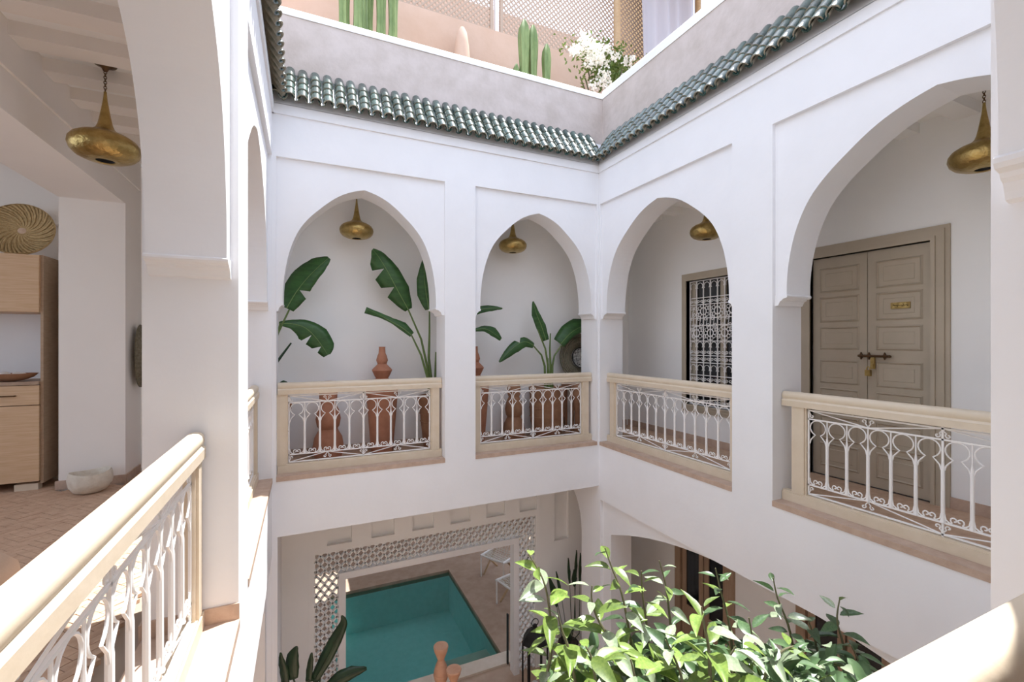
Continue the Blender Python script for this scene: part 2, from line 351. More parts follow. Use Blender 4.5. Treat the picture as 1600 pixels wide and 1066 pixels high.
# ------------------------------------------------------------------ roof level: slab, tile bed, parapets
mb = MB(); P = .20
mb.box((-5.2, -1.3, 3.3), (XD-P, 9, 3.95)); mb.box((XC+P, -1.3, 3.3), (7.2, 9, 3.95)); mb.box((XD-P, YB+P, 3.3), (XC+P, 6.6, 3.95)); mb.box((XD-P, -1.3, 3.3), (XC+P, YA-P, 3.95))
S('floor_terrace', mb, peach)
mb = MB()
def wedge(fn, s0, s1, f, sgn):
    mb.extr([(f-sgn*.018, 3.655), (f-sgn*.018, 3.664), (f+sgn*P, 4.05), (f+sgn*P, 3.655)], fn, s0, s1)
wedge(lambda a, z, t: (t, a, z), XD-P, XC+P, YB, 1); wedge(lambda a, z, t: (t, a, z), XD-P, XC+P, YA, -1)
wedge(lambda a, z, t: (a, t, z), YA-P, YB+P, XC, 1); wedge(lambda a, z, t: (a, t, z), YA-P, YB+P, XD, -1)
S('trim_tile_bed', mb, plaster)
PT = 4.80
def parapet(a, b, label):
    m_ = MB(); m_.box(a, b); return S('parapet', m_, tadelakt, label)
pB = parapet((XD-P-.2, YB+P, 3.95), (XC+P+.2, YB+P+.2, PT-.10), 'pinkish grey plaster parapet above the far tiled eave')
pC = parapet((XC+P, YA-P-.2, 3.95), (XC+P+.2, YB+P, PT-.10), 'pinkish grey plaster parapet above the right tiled eave')
pD = parapet((XD-P-.2, YA-P-.2, 3.95), (XD-P, YB+P, PT-.10), 'pinkish grey plaster parapet above the left tiled eave')
pA = parapet((XD-P, YA-P-.2, 3.95), (XC+P, YA-P, PT-.10), 'pinkish grey plaster parapet above the near tiled eave')
def coping_(par, fn, s0, s1, f, sgn, r=.12):
    m_ = MB(); pr = [(f-sgn*.010, PT-.125), (f-sgn*.010, PT-r)]+[(f-sgn*.010+sgn*r*(1-cos(pi/2*i/6)), PT-r+r*sin(pi/2*i/6)) for i in range(1, 7)]+[(f+sgn*.14, PT+.004), (f+sgn*.19, PT), (f+sgn*.205, PT-.02), (f+sgn*.205, PT-.10)]
    m_.extr(pr, fn, s0, s1); m_.build('coping', whitecap, par, 40)
coping_(pB, lambda a, z, t: (t, a, z), XD-P-.2, XC+P+.2, YB+P, 1); coping_(pC, lambda a, z, t: (a, t, z), YA-P, YB+P, XC+P, 1, .035)
coping_(pD, lambda a, z, t: (a, t, z), YA-P, YB+P, XD-P, -1); coping_(pA, lambda a, z, t: (t, a, z), XD-P, XC+P, YA-P, -1)
# barrel tiles, each a part of its eave
def barrel(L, r0, r1, up=True, th=.010, n=7):
    m_ = MB(); vs = []
    for (x, r) in ((0, r0), (L, r1)):
        for rr in (r, r-th):
            for j in range(n+1):
                a = pi*j/n; z = rr*sin(a) if up else r-rr*sin(a)
                vs.append((rr*cos(a), x, z if up else z))
    k = n+1; fs = []
    for j in range(n):
        m_fo = (j, j+1, 2*k+j+1, 2*k+j); fs.append(m_fo)
    m_.add(vs, fs); m_.cur = 1
    fs2 = []
    for j in range(n): fs2 += [(k+j+1, k+j, 3*k+j, 3*k+j+1), (j+1, j, k+j, k+j+1), (2*k+j, 2*k+j+1, 3*k+j+1, 3*k+j)]
    fs2 += [(0, 2*k, 3*k, k), (k-1, 2*k-1, 4*k-1, 3*k-1)]
    m_.f += fs2; m_.m += [1]*len(fs2)
    return m_.mesh('roof_tile', [tileg, tileb] if up else [tileb, tileg], 50)
SL = sqrt(.275**2+.375**2); ANG = atan2(.375, .275)
cover_me = barrel(.17, .052, .046); pan_me = barrel(.27, .038, .042, up=False)
def eave(label, p0, dirv, inward, length, n):
    """p0 start of the lower edge, dirv along the eave, inward = horizontal direction up the slope"""
    t = thing('tiled_eave', label, 'roof', p0, atan2(dirv[1], dirv[0]))
    flip = 1 if (dirv[0]*inward[1]-dirv[1]*inward[0]) > 0 else -1
    pit = length/n
    for i in range(n):
        for k in range(4):
            o = put('roof_tile', cover_me, t)
            s_ = -.028+k*(SL-.03)/3.65
            jx = random.uniform(-.003, .003)
            o.location = ((i+.5)*pit+jx, flip*s_*cos(ANG), s_*sin(ANG)+.034+.006*k*0+random.uniform(-.002, .002))
            o.rotation_euler = (flip*(ANG-.05), 0, random.uniform(-.03, .03)+(pi if flip < 0 else 0))
            if flip < 0: o.rotation_euler = (ANG-.05, 0, pi+random.uniform(-.03, .03))
        if i < n-1 or True:
            for k in range(2):
                o = put('pan_tile', pan_me, t); s_ = -.012+k*.22
                o.location = (i*pit, flip*s_*cos(ANG), s_*sin(ANG)-.004+.002*k)
                o.rotation_euler = (ANG, 0, pi if flip < 0 else 0)
    # corner tile
    c = MB(); c.cur = 0
    return t
EO = .085
eB = eave('green glazed barrel tile eave along the far side, under the cacti', (XD-.02, YB-EO, 3.685), (1, 0), (0, 1), XC-XD+.04, 33)
eC = eave('green glazed barrel tile eave running along the right side', (XC-EO, YA, 3.685), (0, 1), (1, 0), YB-YA, 37)
eD = eave('green glazed barrel tile eave edge at the left, seen end on', (XD+EO, YA, 3.685), (0, 1), (-1, 0), YB-YA, 37)
for e, px, py, rz in ((eB, 0, 0, -.785), (eB, XC-XD+.04, 0, .785)):
    o = put('corner_tile', barrel(.62, .058, .05), e); o.location = (px+(.02 if px == 0 else -.02)*1, -.01, .06); o.rotation_euler = (ANG*.78, 0, -rz if px == 0 else -rz)
    o.rotation_euler = (ANG*.78, 0, pi/4 if px == 0 else -pi/4)
# ------------------------------------------------------------------ terrace
mb = MB(); mb.box((-2.5, 6.6, 3.95), (6.9, 6.75, 6.25)); S('wall_terrace', mb, peach, 'tall peach plaster wall at the back of the roof terrace')
mb = MB(); mb.box((-4, 9.6, 3.95), (12.0, 9.8, 8.95)); S('wall_neighbour', mb, peach, 'neighbouring peach wall seen through the lattice')
def lattice_panel(x0, x1, z0, z1, y, label):
    t = thing('trellis', label, 'lattice', (x0, y, z0), 0, 'lattice panels on the terrace wall')
    W, Hh = x1-x0, z1-z0
    f_ = MB(); f_.box((0, -.02, 0), (.05, .03, Hh)); f_.box((W-.05, -.02, 0), (W, .03, Hh)); f_.box((.05, -.02, Hh-.05), (W-.05, .03, Hh)); f_.box((.05, -.02, 0), (W-.05, .03, .03)); f_.build('frame', lattm, t)
    m_ = MB(); p = .088; hw = .017
    for sg in (1, -1):
        c = -Hh if sg > 0 else 0
        while c < W+(Hh if sg < 0 else 0):
            # line x = c + sg*z
            za, zb = 0, Hh
            if sg > 0: za = max(0, -c); zb = min(Hh, W-c)
            else: za = max(0, c-W); zb = min(Hh, c)
            if zb-za > .03:
                xa, xb = c+sg*za, c+sg*zb; y0 = .0 if sg > 0 else .008
                m_.add([(xa-hw, y0, za), (xa+hw, y0, za), (xb+hw, y0, zb), (xb-hw, y0, zb), (xa-hw, y0+.008, za), (xa+hw, y0+.008, za), (xb+hw, y0+.008, zb), (xb-hw, y0+.008, zb)],
                       [(0, 1, 2, 3), (7, 6, 5, 4), (0, 3, 7, 4), (1, 5, 6, 2)])
            c += p
    tag(m_.build('lattice_strips', lattm, t), kind='stuff')
lattice_panel(-1.2, 2.72, 6.26, 8.4, 6.66, 'diagonal wooden lattice panel left of the white post, on the peach wall')
lattice_panel(2.84, 6.7, 6.26, 8.4, 6.66, 'diagonal wooden lattice panel right of the white post, sky behind it')
mb = MB(); mb.box((2.75, 6.63, 6.25), (2.81, 6.70, 8.45)); tag(mb.build('lattice_post', whitecap), 'slim white post between the two lattice panels', 'post')
# ------------------------------------------------------------------ railings
def spiral(cx, cz, r0, a0, turns, d=1, k=9):
    return [(cx+r0*(1-.72*i/k)*cos(a0+d*2*pi*turns*i/k), 0, cz+r0*(1-.72*i/k)*sin(a0+d*2*pi*turns*i/k)) for i in range(k+1)]
_rc = {}
def iron_parts(w):
    """shared pieces for bays of width w: baluster, keyhole arch, scroll pair, quarter volute"""
    key = round(w, 4)
    if key in _rc: return _rc[key]
    z0, z1 = .20, .725
    m1 = MB(); m1.tube([(0, 0, z0), (0, 0, z0+.03)], .0055, 6, rs=[.017, .011]); m1.tube([(0, 0, z0+.03), (0, 0, .545), (0, 0, .60), (0, 0, z1)], .0125, 8, rs=[.0115, .011, .0045, .0045])
    m2 = MB(); r = w*.415; c = z1-r-.006; ye = c-r*.78; xe = r*.55
    arc = [(r*cos(a), 0, c+r*sin(a)) for a in [radians(-46+272*i/14) for i in range(15)]]
    tipL = [(xe*.62, 0, ye-.012), (xe*1.0, 0, ye-.026), (w/2-.017, 0, ye-.052), (w/2-.009, 0, ye-.085)]
    m2.tube([(p[0], p[1], p[2]) for p in reversed(tipL)]+arc+[(-p[0], p[1], p[2]) for p in tipL], .0046, 5)
    m3 = MB()
    for s_ in (-1, 1):
        m3.tube([(s_*(w/2-.008), 0, z0+.055), (s_*(w/2-.014), 0, z0+.022), (s_*(w/2-.032), 0, z0+.008), (s_*(w*.18), 0, z0+.010)]+[(s_*p[0], 0, p[2]) for p in spiral(w*.10, z0+.030, .021, -1.0, .95, 1)], .0046, 5)
    m4 = MB()
    for s_ in (-1, 1):
        m4.tube([(s_*.003, 0, 0), (s_*.006, 0, .014), (s_*.016, 0, .026)]+[(s_*p[0], 0, p[2]) for p in spiral(.027, .042, .0165, -2.2, .95, -1)], .0044, 5)
    _rc[key] = (m1.mesh('baluster', iron, 40), m2.mesh('keyhole_arch', iron, 60), m3.mesh('scroll_pair', iron, 60), m4.mesh('volute', iron, 60))
    return _rc[key]
CAPR = [(-.040, .812), (-.041, .858), (-.033, .866), (-.030, .872), (-.035, .884), (-.036, .902), (-.031, .918), (-.020, .928), (0, .932)]
def railing(label, loc, rz, L, bays, gl=.035, gr=.035, pw=.092, fancy=True):
    t = thing('railing', label, 'railing', loc, rz, None)
    m_ = MB(); pr = CAPR+[(-y, z) for y, z in reversed(CAPR[:-1])]
    m_.extr(pr, lambda y, z, x: (x, y, z), .006, L-.006); m_.build('handrail', cream, t, 35)
    for a, b in ((gl, gl+pw), (L-gr-pw, L-gr)):
        m_ = MB(); m_.box((a, -.03, .11), (b, .03, .812))
        ins = b if a < L/2 else a; d = 1 if a < L/2 else -1
        m_.box((ins, -.018, .11), (ins+d*.013, .018, .812)); m_.build('post', cream, t)
    m_ = MB(); m_.box((.005, -.034, .026), (L-.005, .034, .098)); m_.box((.005, -.026, .098), (L-.005, .026, .112)); m_.build('bottom_rail', cream, t)
    x0, x1 = gl+pw+.022, L-gr-pw-.022; W = x1-x0
    w = W/bays; bal, key, scr, vol = iron_parts(w)
    m_ = MB(); b_ = .0055
    for z in (.125, .20, .725, .795): m_.box((x0-b_, -b_, z-b_), (x1+b_, b_, z+b_))
    for x in (x0, x1, (x0+x1)/2): m_.box((x-b_, -b_, .125), (x+b_, b_, .795))
    xm = (x0+x1)/2
    m_.box((xm-b_, -b_, .108), (xm+b_, b_, .125)); m_.box((xm-b_, -b_, .795), (xm+b_, b_, .835))
    for x in (x0+W*.19, x1-W*.19): m_.box((x-.004, -.004, .105), (x+.004, .004, .125)); m_.box((x-.004, -.004, .795), (x+.004, .004, .83))
    for x, d in ((x0, -1), (x1, 1)): m_.box((x, -.004, .45), (x+d*.024, .004, .458))
    m_.build('iron_frame', iron, t)
    for i in range(4):
        xa, xb = x0+W*i/4, x0+W*(i+1)/4
        for (zi, zo) in ((.20, .125), (.725, .795)):
            a, b = ((xa, zo), (xb, zi)) if i % 2 == 0 else ((xa, zi), (xb, zo))
            q = MB(); q.tube([(a[0], 0, a[1]), (b[0], 0, b[1])], .0046, 5); q.build('diagonal_bar', iron, t)
    for i in range(1, bays):
        if abs(x0+w*i-xm) > .001 or True: put('baluster', bal, t, (x0+w*i, 0, 0))
    for i in range(bays):
        put('keyhole_arch', key, t, (x0+w*(i+.5), 0, 0)); put('scroll_pair', scr, t, (x0+w*(i+.5), 0, 0))
    for fx in (.25, .5, .75):
        if fx == .5: put('volute', vol, t, (x0+W*fx, 0, .128)); put('volute', vol, t, (x0+W*fx, 0, .792), (pi, 0, 0))
        else: put('volute', vol, t, (x0+W*fx, 0, .198), (pi, 0, 0)); put('volute', vol, t, (x0+W*fx, 0, .727))
    for x, s_ in ((x0, 1), (x1, -1)):
        for z, d in ((.130, 1), (.790, -1)):
            q = MB(); q.tube([(x+s_*.004, 0, z), (x+s_*.008, 0, z+d*.016)]+[(x+s_*p[0], 0, z+d*p[2]) for p in spiral(.026, .040, .016, -2.2, .95, -1)], .0044, 5); q.build('volute', iron, t, 60)
    return t
SB = .145
railing('cream railing with white ironwork under the far arch with the stacked clay vase', (-.25, YB+SB, 0), 0, 1.69, 10, gl=.0, gr=.035, pw=.085)
railing('cream railing with white ironwork under the far arch nearest the inner corner', (1.804, YB+SB, 0), 0, 1.696, 10, gl=.004, gr=.05, pw=.09)
railing('cream railing with white ironwork in front of the grilled window', (XC+SB, 4.93, 0), -pi/2, 2.025, 12, gl=.06, gr=.02, pw=.09)
railing('cream railing with white ironwork in front of the double door', (XC+SB, 2.513, 0), -pi/2, 2.035, 12, gl=.085, gr=.03, pw=.10)
railing('sunlit cream railing in the left foreground, seen along its handrail', (XD-SB-.024, .475, 0), pi/2, 2.03, 12, gl=.03, gr=.03, pw=.07)
railing('cream railing in the second left arch, seen almost edge on behind the pier', (XD-SB, 2.905, 0), pi/2, 2.02, 12)
railing('bright handrail at the bottom right corner, closest to the viewer', (1.355, .308, 0), pi, 1.605, 10)

# ------------------------------------------------------------------ pendant lamps
LP = [(.050, .0), (.054, -.004), (.075, -.002), (.115, .006), (.155, .025), (.18, .052), (.19, .085), (.186, .115), (.168, .143), (.135, .165), (.098, .180), (.068, .195), (.050, .214), (.040, .24), (.031, .285), (.022, .34), (.013, .40), (.008, .45), (.009, .458), (.003, .465)]
def make_lamp():
    t = thing('pendant_lamp', '', 'lamp')
    m_ = MB(); m_.lathe(LP, 36, cap=False); m_.build('lamp_body', brass, t, 50)
    m_ = MB(); m_.lathe([(.050, .002), (.046, .02), (.0, .02)], 24, cap=False); m_.build('lamp_opening', darkm, t, 50)
    m_ = MB(); z = .462; i = 0
    while z < .60:
        ax = i % 2; m_.tube([((.008*cos(a) if ax else 0), (0 if ax else .008*cos(a)), z+.010+.012*sin(a)) for a in [2*pi*j/8 for j in range(8)]], .0025, 5, True); z += .017; i += 1
    m_.build('chain', bronze, t, 50)
    m_ = MB(); m_.lathe([(.004, .595), (.012, .60), (.022, .622), (.06, .640), (.062, .646), (.0, .648)], 20, cap=False); m_.build('ceiling_canopy', bronze, t, 50)
    return t
L0 = make_lamp()
for i, (x, y, lb) in enumerate([(.555, 5.58, 'brass pendant lamp hanging in the far arch over the stacked vase'), (2.57, 5.58, 'brass pendant lamp in the far arch beside the inner corner'),
        (4.32, 3.90, 'brass pendant lamp half hidden by the arch, above the grilled window'), (4.32, 1.50, 'large looking brass pendant lamp cut by the right pillar, near the double door'),
        (-1.21, 3.88, 'brass pendant lamp in the shaded left gallery below white ceiling beams')]):
    o = L0 if i == 0 else copytree(L0)
    o.location = (x, y, 2.553); o['label'] = lb; o['group'] = 'brass pendant lamps of the gallery'; o['category'] = 'lamp'
# ------------------------------------------------------------------ double door and grilled window of the right gallery
D = tag(put('door_1', None, None, (4.75, 2.93, 0)), 'taupe double door of stacked panels in a moulded frame', kind='structure')
# local frame: x out of wall is -x world; build directly with y going negative
def fr_box(mb, y0, y1, z0, z1, d0, d1): mb.box((-d1, y0-2.93, z0), (-d0, y1-2.93, z1))
mb = MB()
for (w_, d_) in ((.115, .02), (.085, .035), (.03, .05)):
    fr_box(mb, 1.96-w_, 1.96, 0, 2.185+w_, 0, d_); fr_box(mb, 2.945, 2.945+w_, 0, 2.185+w_, 0, d_); fr_box(mb, 1.96, 2.945, 2.185, 2.185+w_, 0, d_)
mb.build('door_frame', taupe, D)
rows = [(1.83, 2.08), (1.535, 1.79), (1.265, 1.49), (.93, 1.165), (.65, .885), (.37, .61), (.10, .335)]
for (a, b) in ((2.449, 2.94), (1.965, 2.443)):
    lf = MB(); fr_box(lf, a, b, .01, 2.18, -.05, -.008); LF = lf.build('door_leaf', taupe, D)
    for (z0, z1) in rows:
        p = MB(); y0, y1 = a+.065, b-.065
        vs = []; 
        for (ins, dep) in ((0, -.008), (.012, .004), (.03, -.018), (.045, -.018), (.062, -.004)):
            vs += [(-dep, y0+ins-2.93, z0+ins), (-dep, y1-ins-2.93, z0+ins), (-dep, y1-ins-2.93, z1-ins), (-dep, y0+ins-2.93, z1-ins)]
        fs = []
        for k in range(4):
            for j in range(4): fs.append((k*4+j, k*4+(j+1) % 4, k*4+4+(j+1) % 4, k*4+4+j))
        fs.append((16, 17, 18, 19)); p.add(vs, fs); p.build('door_panel', taupe, LF)
b_ = MB(); b_.tube([(-.03, 2.245-2.93, 1.212), (-.03, 2.505-2.93, 1.212)], .011, 8); b_.tube([(-.03, 2.24-2.93, 1.212), (-.03, 2.255-2.93, 1.212)], .015, 8, rs=[.004, .015]); BO = b_.build('bolt', bronze, D, 40, )
for y in (2.49, 2.425, 2.30):
    q = MB(); q.extr([(y-2.93+.022*cos(a)*(.55 if k % 2 else 1), 1.212+.034*sin(a)*(.55 if k % 2 else 1)) for k, a in enumerate([2*pi*i/8 for i in range(8)])], lambda a, z, tt: (-tt, a, z), .002, .02); q.build('bolt_plate', bronze, BO)
q = MB(); q.box((-.03, 2.372-2.93, 1.095), (-.012, 2.405-2.93, 1.20)); q.box((-.045, 2.375-2.93, 1.10), (-.03, 2.398-2.93, 1.14)); q.build('hasp', brass, D)
q = MB(); q.box((-.07, 2.39-2.93, 1.03), (-.035, 2.43-2.93, 1.085)); q.tube([(-.052, 2.41-2.93+.014*cos(a), 1.085+.03*sin(a)) for a in [pi*i/8 for i in range(9)]], .004, 6); q.build('padlock', brass, D, 40)
q = MB(); q.box((-.012, 2.115-2.93, 1.635), (.006, 2.255-2.93, 1.69)); NP = q.build('name_plate', brass, D)
q = MB(); q.tube([(-.0135, 2.235-2.93-.11*i/28, 1.662+.008*sin(i*1.35)*(.5+.5*cos(i*.7))) for i in range(29)], .0022, 5); q.build('engraved_line', signink, NP)
G = tag(put('window_1', None, None, (4.75, 4.6, .5)), 'window behind a white ornamental iron grille in a taupe frame', kind='structure')
gy = lambda y: y-4.6
mb = MB()
for (w_, d_) in ((.10, .02), (.06, .035), (.02, .05)):
    for (y0, y1, z0, z1) in ((3.55-w_, 3.55, -w_, 1.66+w_), (4.60, 4.60+w_, -w_, 1.66+w_), (3.55, 4.60, 1.66, 1.66+w_), (3.55, 4.60, -w_, 0)):
        mb.box((-d_, gy(y0), z0), (0, gy(y1), z1))
mb.box((0, gy(3.5), -.02), (.10, gy(3.55), 1.68)); mb.box((0, gy(4.60), -.02), (.10, gy(4.65), 1.68))
mb.build('window_frame', taupe, G)
mb = MB()
for a, b in ((3.55, 3.63), (4.04, 4.12), (4.52, 4.60)): mb.box((.05, gy(a), 0), (.09, gy(b), 1.66))
mb.build('window_sash', taupe, G)
mb = MB(); mb.box((.075, gy(3.55), 0), (.08, gy(4.60), 1.66)); mb.build('window_pane', glassd, G)
gw = 1.0/9; Y0 = 3.575; zt = 1.645; gm = MB()
for i in range(10): gm.box((.006, gy(Y0+gw*i)-.006, .01), (.018, gy(Y0+gw*i)+.006, zt))
for z in (.01, .30, .40, .565, .66, .85, 1.055, 1.15, 1.33, 1.42, zt): gm.box((.004, gy(Y0)-.004, z-.005), (.014, gy(Y0+1.0)+.004, z+.005))
gm.build('grille_bars', iron, G)
def put_yz(name, pts, r, me_cache={}):
    pass
ka = MB(); ka.tube([(.010, gw*.40*cos(a), .03+gw*.40*sin(a)) for a in [radians(-40+260*i/12) for i in range(13)]], .0045, 5); ka = ka.mesh('grille_arch', iron, 60)
ks = MB()
for s_ in (-1, 1): ks.tube([(.010, s_*gw*.46, .04), (.010, s_*gw*.38, .012)]+[(.010, s_*p[0], p[2]) for p in spiral(gw*.22, .036, .024, -1.0, 1.2, 1, 10)], .0045, 5)
ks = ks.mesh('grille_scroll', iron, 60)
kS = MB(); kS.tube([(.010, p[0]*1, p[2]) for p in reversed(spiral(.018, .042, .032, pi*.9, 1.25, -1, 10))]+[(.010, -p[0], -p[2]) for p in spiral(.018, .042, .032, pi*.9, 1.25, -1, 10)], .0045, 5); kS = kS.mesh('grille_s_scroll', iron, 60)
kr = MB()
for i in range(10):
    a = 2*pi*i/10; kr.tube([(.008, .072*cos(a)+.024*cos(b), .072*sin(a)+.024*sin(b)) for b in [2*pi*j/7 for j in range(7)]], .0042, 4, True)
kr.tube([(.008, .045*cos(b), .045*sin(b)) for b in [2*pi*j/14 for j in range(14)]], .005, 4, True); kr = kr.mesh('grille_rosette', iron, 60)
for i in range(9):
    yc = gy(Y0+gw*(i+.5))
    for z in (.30, .565, .66+.16-.02, 1.33-.03, zt-.075): pass
    for z in (.565-.105, .85-.085, zt-.10): put('grille_arch', ka, G, (0, yc, z))
    for z in (.02, .11, .20, .31, .575, .665, 1.335): put('grille_scroll', ks, G, (0, yc, z))
    put('grille_s_scroll', kS, G, (0, yc, 1.10))
for k, z in ((0, 1.24), (1, .955)):
    for i in range(5):
        yc = Y0+gw*(2*i+1+(0 if k == 0 else 0))-(gw if k else 0)
        if Y0-.01 < yc-.08 and yc+.08 < Y0+1.01: put('grille_rosette', kr, G, (0, gy(yc), z))
        put('grille_s_scroll', kS, G, (0, gy(min(Y0+.95, yc+gw)), z))
# ground floor doors of the right gallery
for nm, y0, y1, lb in (('door_2', 3.86, 4.82, 'dark glazed brown wood door on the ground floor behind the citrus tree'), ('door_3', 2.15, 3.10, 'second brown wood door on the ground floor, lower right')):
    g = tag(put(nm, None, None, (4.75, y0, GZ)), lb, kind='structure'); Wd = y1-y0
    m_ = MB()
    for a, b in ((0, .10), (Wd-.10, Wd)): m_.box((-.03, a, 0), (.05, b, 2.35))
    m_.box((-.03, .10, 2.25), (.05, Wd-.10, 2.35)); m_.build('door_frame', brownw, g)
    for a, b in ((.11, Wd/2-.01), (Wd/2+.01, Wd-.11)):
        m_ = MB(); m_.box((0, a, 0), (.04, a+.07, 2.24)); m_.box((0, b-.07, 0), (.04, b, 2.24)); m_.box((0, a+.07, 2.15), (.04, b-.07, 2.24)); m_.box((0, a+.07, 0), (.04, b-.07, 1.15))
        lf = m_.build('door_leaf', brownw, g)
        m_ = MB(); m_.box((.015, a+.07, 1.15), (.022, b-.07, 2.15)); m_.build('door_glass', glassd, lf)

# ------------------------------------------------------------------ pool screen wall
SW = tag(put('screen_wall', None, None, (0, 5.85, 0)), 'white carved lattice screen around the opening to the pool', kind='structure')
mb = MB(); X0, X1 = .045, 3.125; LX0, LX1, LZ = .105, 3.05, -1.185; IX0, IX1, IZ = .375, 2.785, -1.455; OX0, OX1, OZ = .455, 2.70, -1.535
mb.box((-.42, 0, GZ), (X0, .15, -.2))                    # wall left of the screen
mb.box((X0, -.02, GZ), (LX0, .15, -1.10)); mb.box((LX1, -.02, GZ), (X1, .15, -1.10)); mb.box((LX0, -.02, LZ), (LX1, .15, -1.10))
mb.box((X0, .035, -1.10), (X1, .15, -.2))
mb.build('screen_surround', plaster_in, SW)
mb = MB(); mb.box((IX0, -.03, GZ), (OX0, .10, OZ)); mb.box((OX1, -.03, GZ), (IX1, .10, OZ)); mb.box((IX0, -.03, OZ), (IX1, .10, IZ)); mb.build('opening_frame', plaster, SW)
ns = [X0]+[.245+.51*i+d for i in range(6) for d in (0, .28)]+[X1]
for a, b in zip(ns[::2], ns[1::2]):
    m_ = MB(); m_.box((a, -.02, -1.10), (b, .035, -.2)); m_.build('pilaster', plaster_in, SW)
def ogee(x0, x1, z0, z1, pw_=.092, ph=.118, name='lattice_ribbon'):
    n_ = max(1, round((x1-x0)/pw_)); pw_ = (x1-x0)/n_; A = pw_/4
    k0 = int(math.ceil((z1-z0)/ph*8))
    for i in range(2*n_+1):
        xb = x0+pw_*i/2; sg = 1 if i % 2 else -1; m_ = MB(); vs = []; fs = []
        for j in range(k0+1):
            z = min(z0+ph*j/8, z1); ph_ = 2*pi*(z-z0)/ph
            x = xb+sg*A*(cos(ph_)+.18*cos(3*ph_)); x = min(max(x, x0), x1); h = .0105
            vs += [(x-h, 0, z), (x+h, 0, z), (x+h, .045, z), (x-h, .045, z)]
        for j in range(k0):
            for q in range(4): fs.append((j*4+q, j*4+(q+1) % 4, j*4+4+(q+1) % 4, j*4+4+q))
        m_.add(vs, fs); m_.build(name, plaster_in, SW)
ogee(LX0, IX0, GZ, IZ); ogee(IX1, LX1, GZ, IZ); ogee(LX0, LX1, IZ, LZ)
mb = MB(); mb.box((X1, 0, GZ), (3.38, .15, -.2)); mb.box((3.62, 0, GZ), (4.9, .15, -.2)); mb.box((3.38, 0, GZ), (3.62, .15, -1.62)); mb.box((3.38, .05, -1.62), (3.62, .15, -.2))
mb.box((3.36, -.012, -1.645), (3.64, .0, -1.62)); mb.build('niche_wall', plaster_in, SW)
# ------------------------------------------------------------------ pool room
mb = MB(); PX0, PX1, PY0, PY1, PZ = .42, 2.72, 6.30, 9.08, -4.22
mb.box((-1.6, 6.0, GZ-.12), (PX0-.0, 11.5, GZ)); mb.box((PX1+.38, 6.0, GZ-.12), (5.6, 11.5, GZ)); mb.box((PX0, PY1+.35, GZ-.12), (PX1+.38, 11.5, GZ))
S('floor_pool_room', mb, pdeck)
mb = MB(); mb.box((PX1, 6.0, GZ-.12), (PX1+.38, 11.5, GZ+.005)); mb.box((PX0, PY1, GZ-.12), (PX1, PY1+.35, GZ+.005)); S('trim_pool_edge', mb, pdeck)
mb = MB(); mb.box((PX0, 6.06, GZ-.12), (PX1+.12, PY0, GZ+.03)); S('trim_pool_coping', mb, coping)
pool = tag(put('pool', None, None, (0, 0, 0)), 'small turquoise plunge pool in the room behind the lattice', 'pool'); pool['kind'] = 'structure'; del pool['category']
mb = MB(); mb.box((PX0, PY0, PZ-.1), (PX1, PY1, PZ)); mb.box((PX0-.1, PY0-.1, PZ-.1), (PX0, PY1+.1, GZ-.12)); mb.box((PX1, PY0-.1, PZ-.1), (PX1+.1, PY1+.1, GZ-.12)); mb.box((PX0, PY1, PZ-.1), (PX1, PY1+.1, GZ-.12)); mb.box((PX0, PY0-.1, PZ-.1), (PX1, PY0, GZ-.12))
mb.build('basin', poolm, pool)
mb = MB(); mb.box((2.0, PY0, PZ), (PX1, 6.95, -3.72)); mb.build('step', coping, pool)
mb = MB(); nn = 24; vs = [(PX0+(PX1-PX0)*i/nn, PY0+(PY1-PY0)*j/nn, GZ-.05+.004*sin(i*1.7+j*.6)*cos(j*1.3-i*.4)) for j in range(nn+1) for i in range(nn+1)]
mb.add(vs, [(j*(nn+1)+i, j*(nn+1)+i+1, (j+1)*(nn+1)+i+1, (j+1)*(nn+1)+i) for j in range(nn) for i in range(nn)]); mb.build('water', wm, pool, 180)
mb = MB(); mb.box((-1.6, 11.5, GZ), (5.6, 11.65, -.2)); mb.box((-1.75, 6.0, GZ), (-1.6, 11.65, -.2)); mb.box((5.6, 5.85, GZ), (5.75, 11.65, -2.6)); mb.box((5.6, 5.85, -.5), (5.75, 11.65, -.2)); mb.box((5.6, 5.85, -2.6), (5.75, 6.6, -.5)); mb.box((5.6, 10.2, -2.6), (5.75, 11.65, -.5)); mb.box((-1.6, 5.85, GZ), (-.42, 6.0, -.2)); mb.box((4.9, 5.85, GZ), (5.6, 6, -.2)); S('wall_pool_room', mb, plaster_in)  # gap in right wall is an unseen window added to light the pool
mb = MB(); HX0, HX1, HY0, HY1 = .62, 1.72, 9.25, 10.35
mb.box((-1.75, 6.0, -.3), (HX0, 11.65, -.2)); mb.box((HX1, 6.0, -.3), (5.75, 11.65, -.2)); mb.box((HX0, 6.0, -.3), (HX1, HY0, -.2)); mb.box((HX0, HY1, -.3), (HX1, 11.65, -.2)); S('ceiling_pool_room', mb, plaster_in)
mb = MB(); mb.box((2.688, 6.02, GZ+.033), (2.708, 6.055, -2.64)); tag(mb.build('door_post', darkm), 'thin black metal door post standing at the pool edge', 'door post')
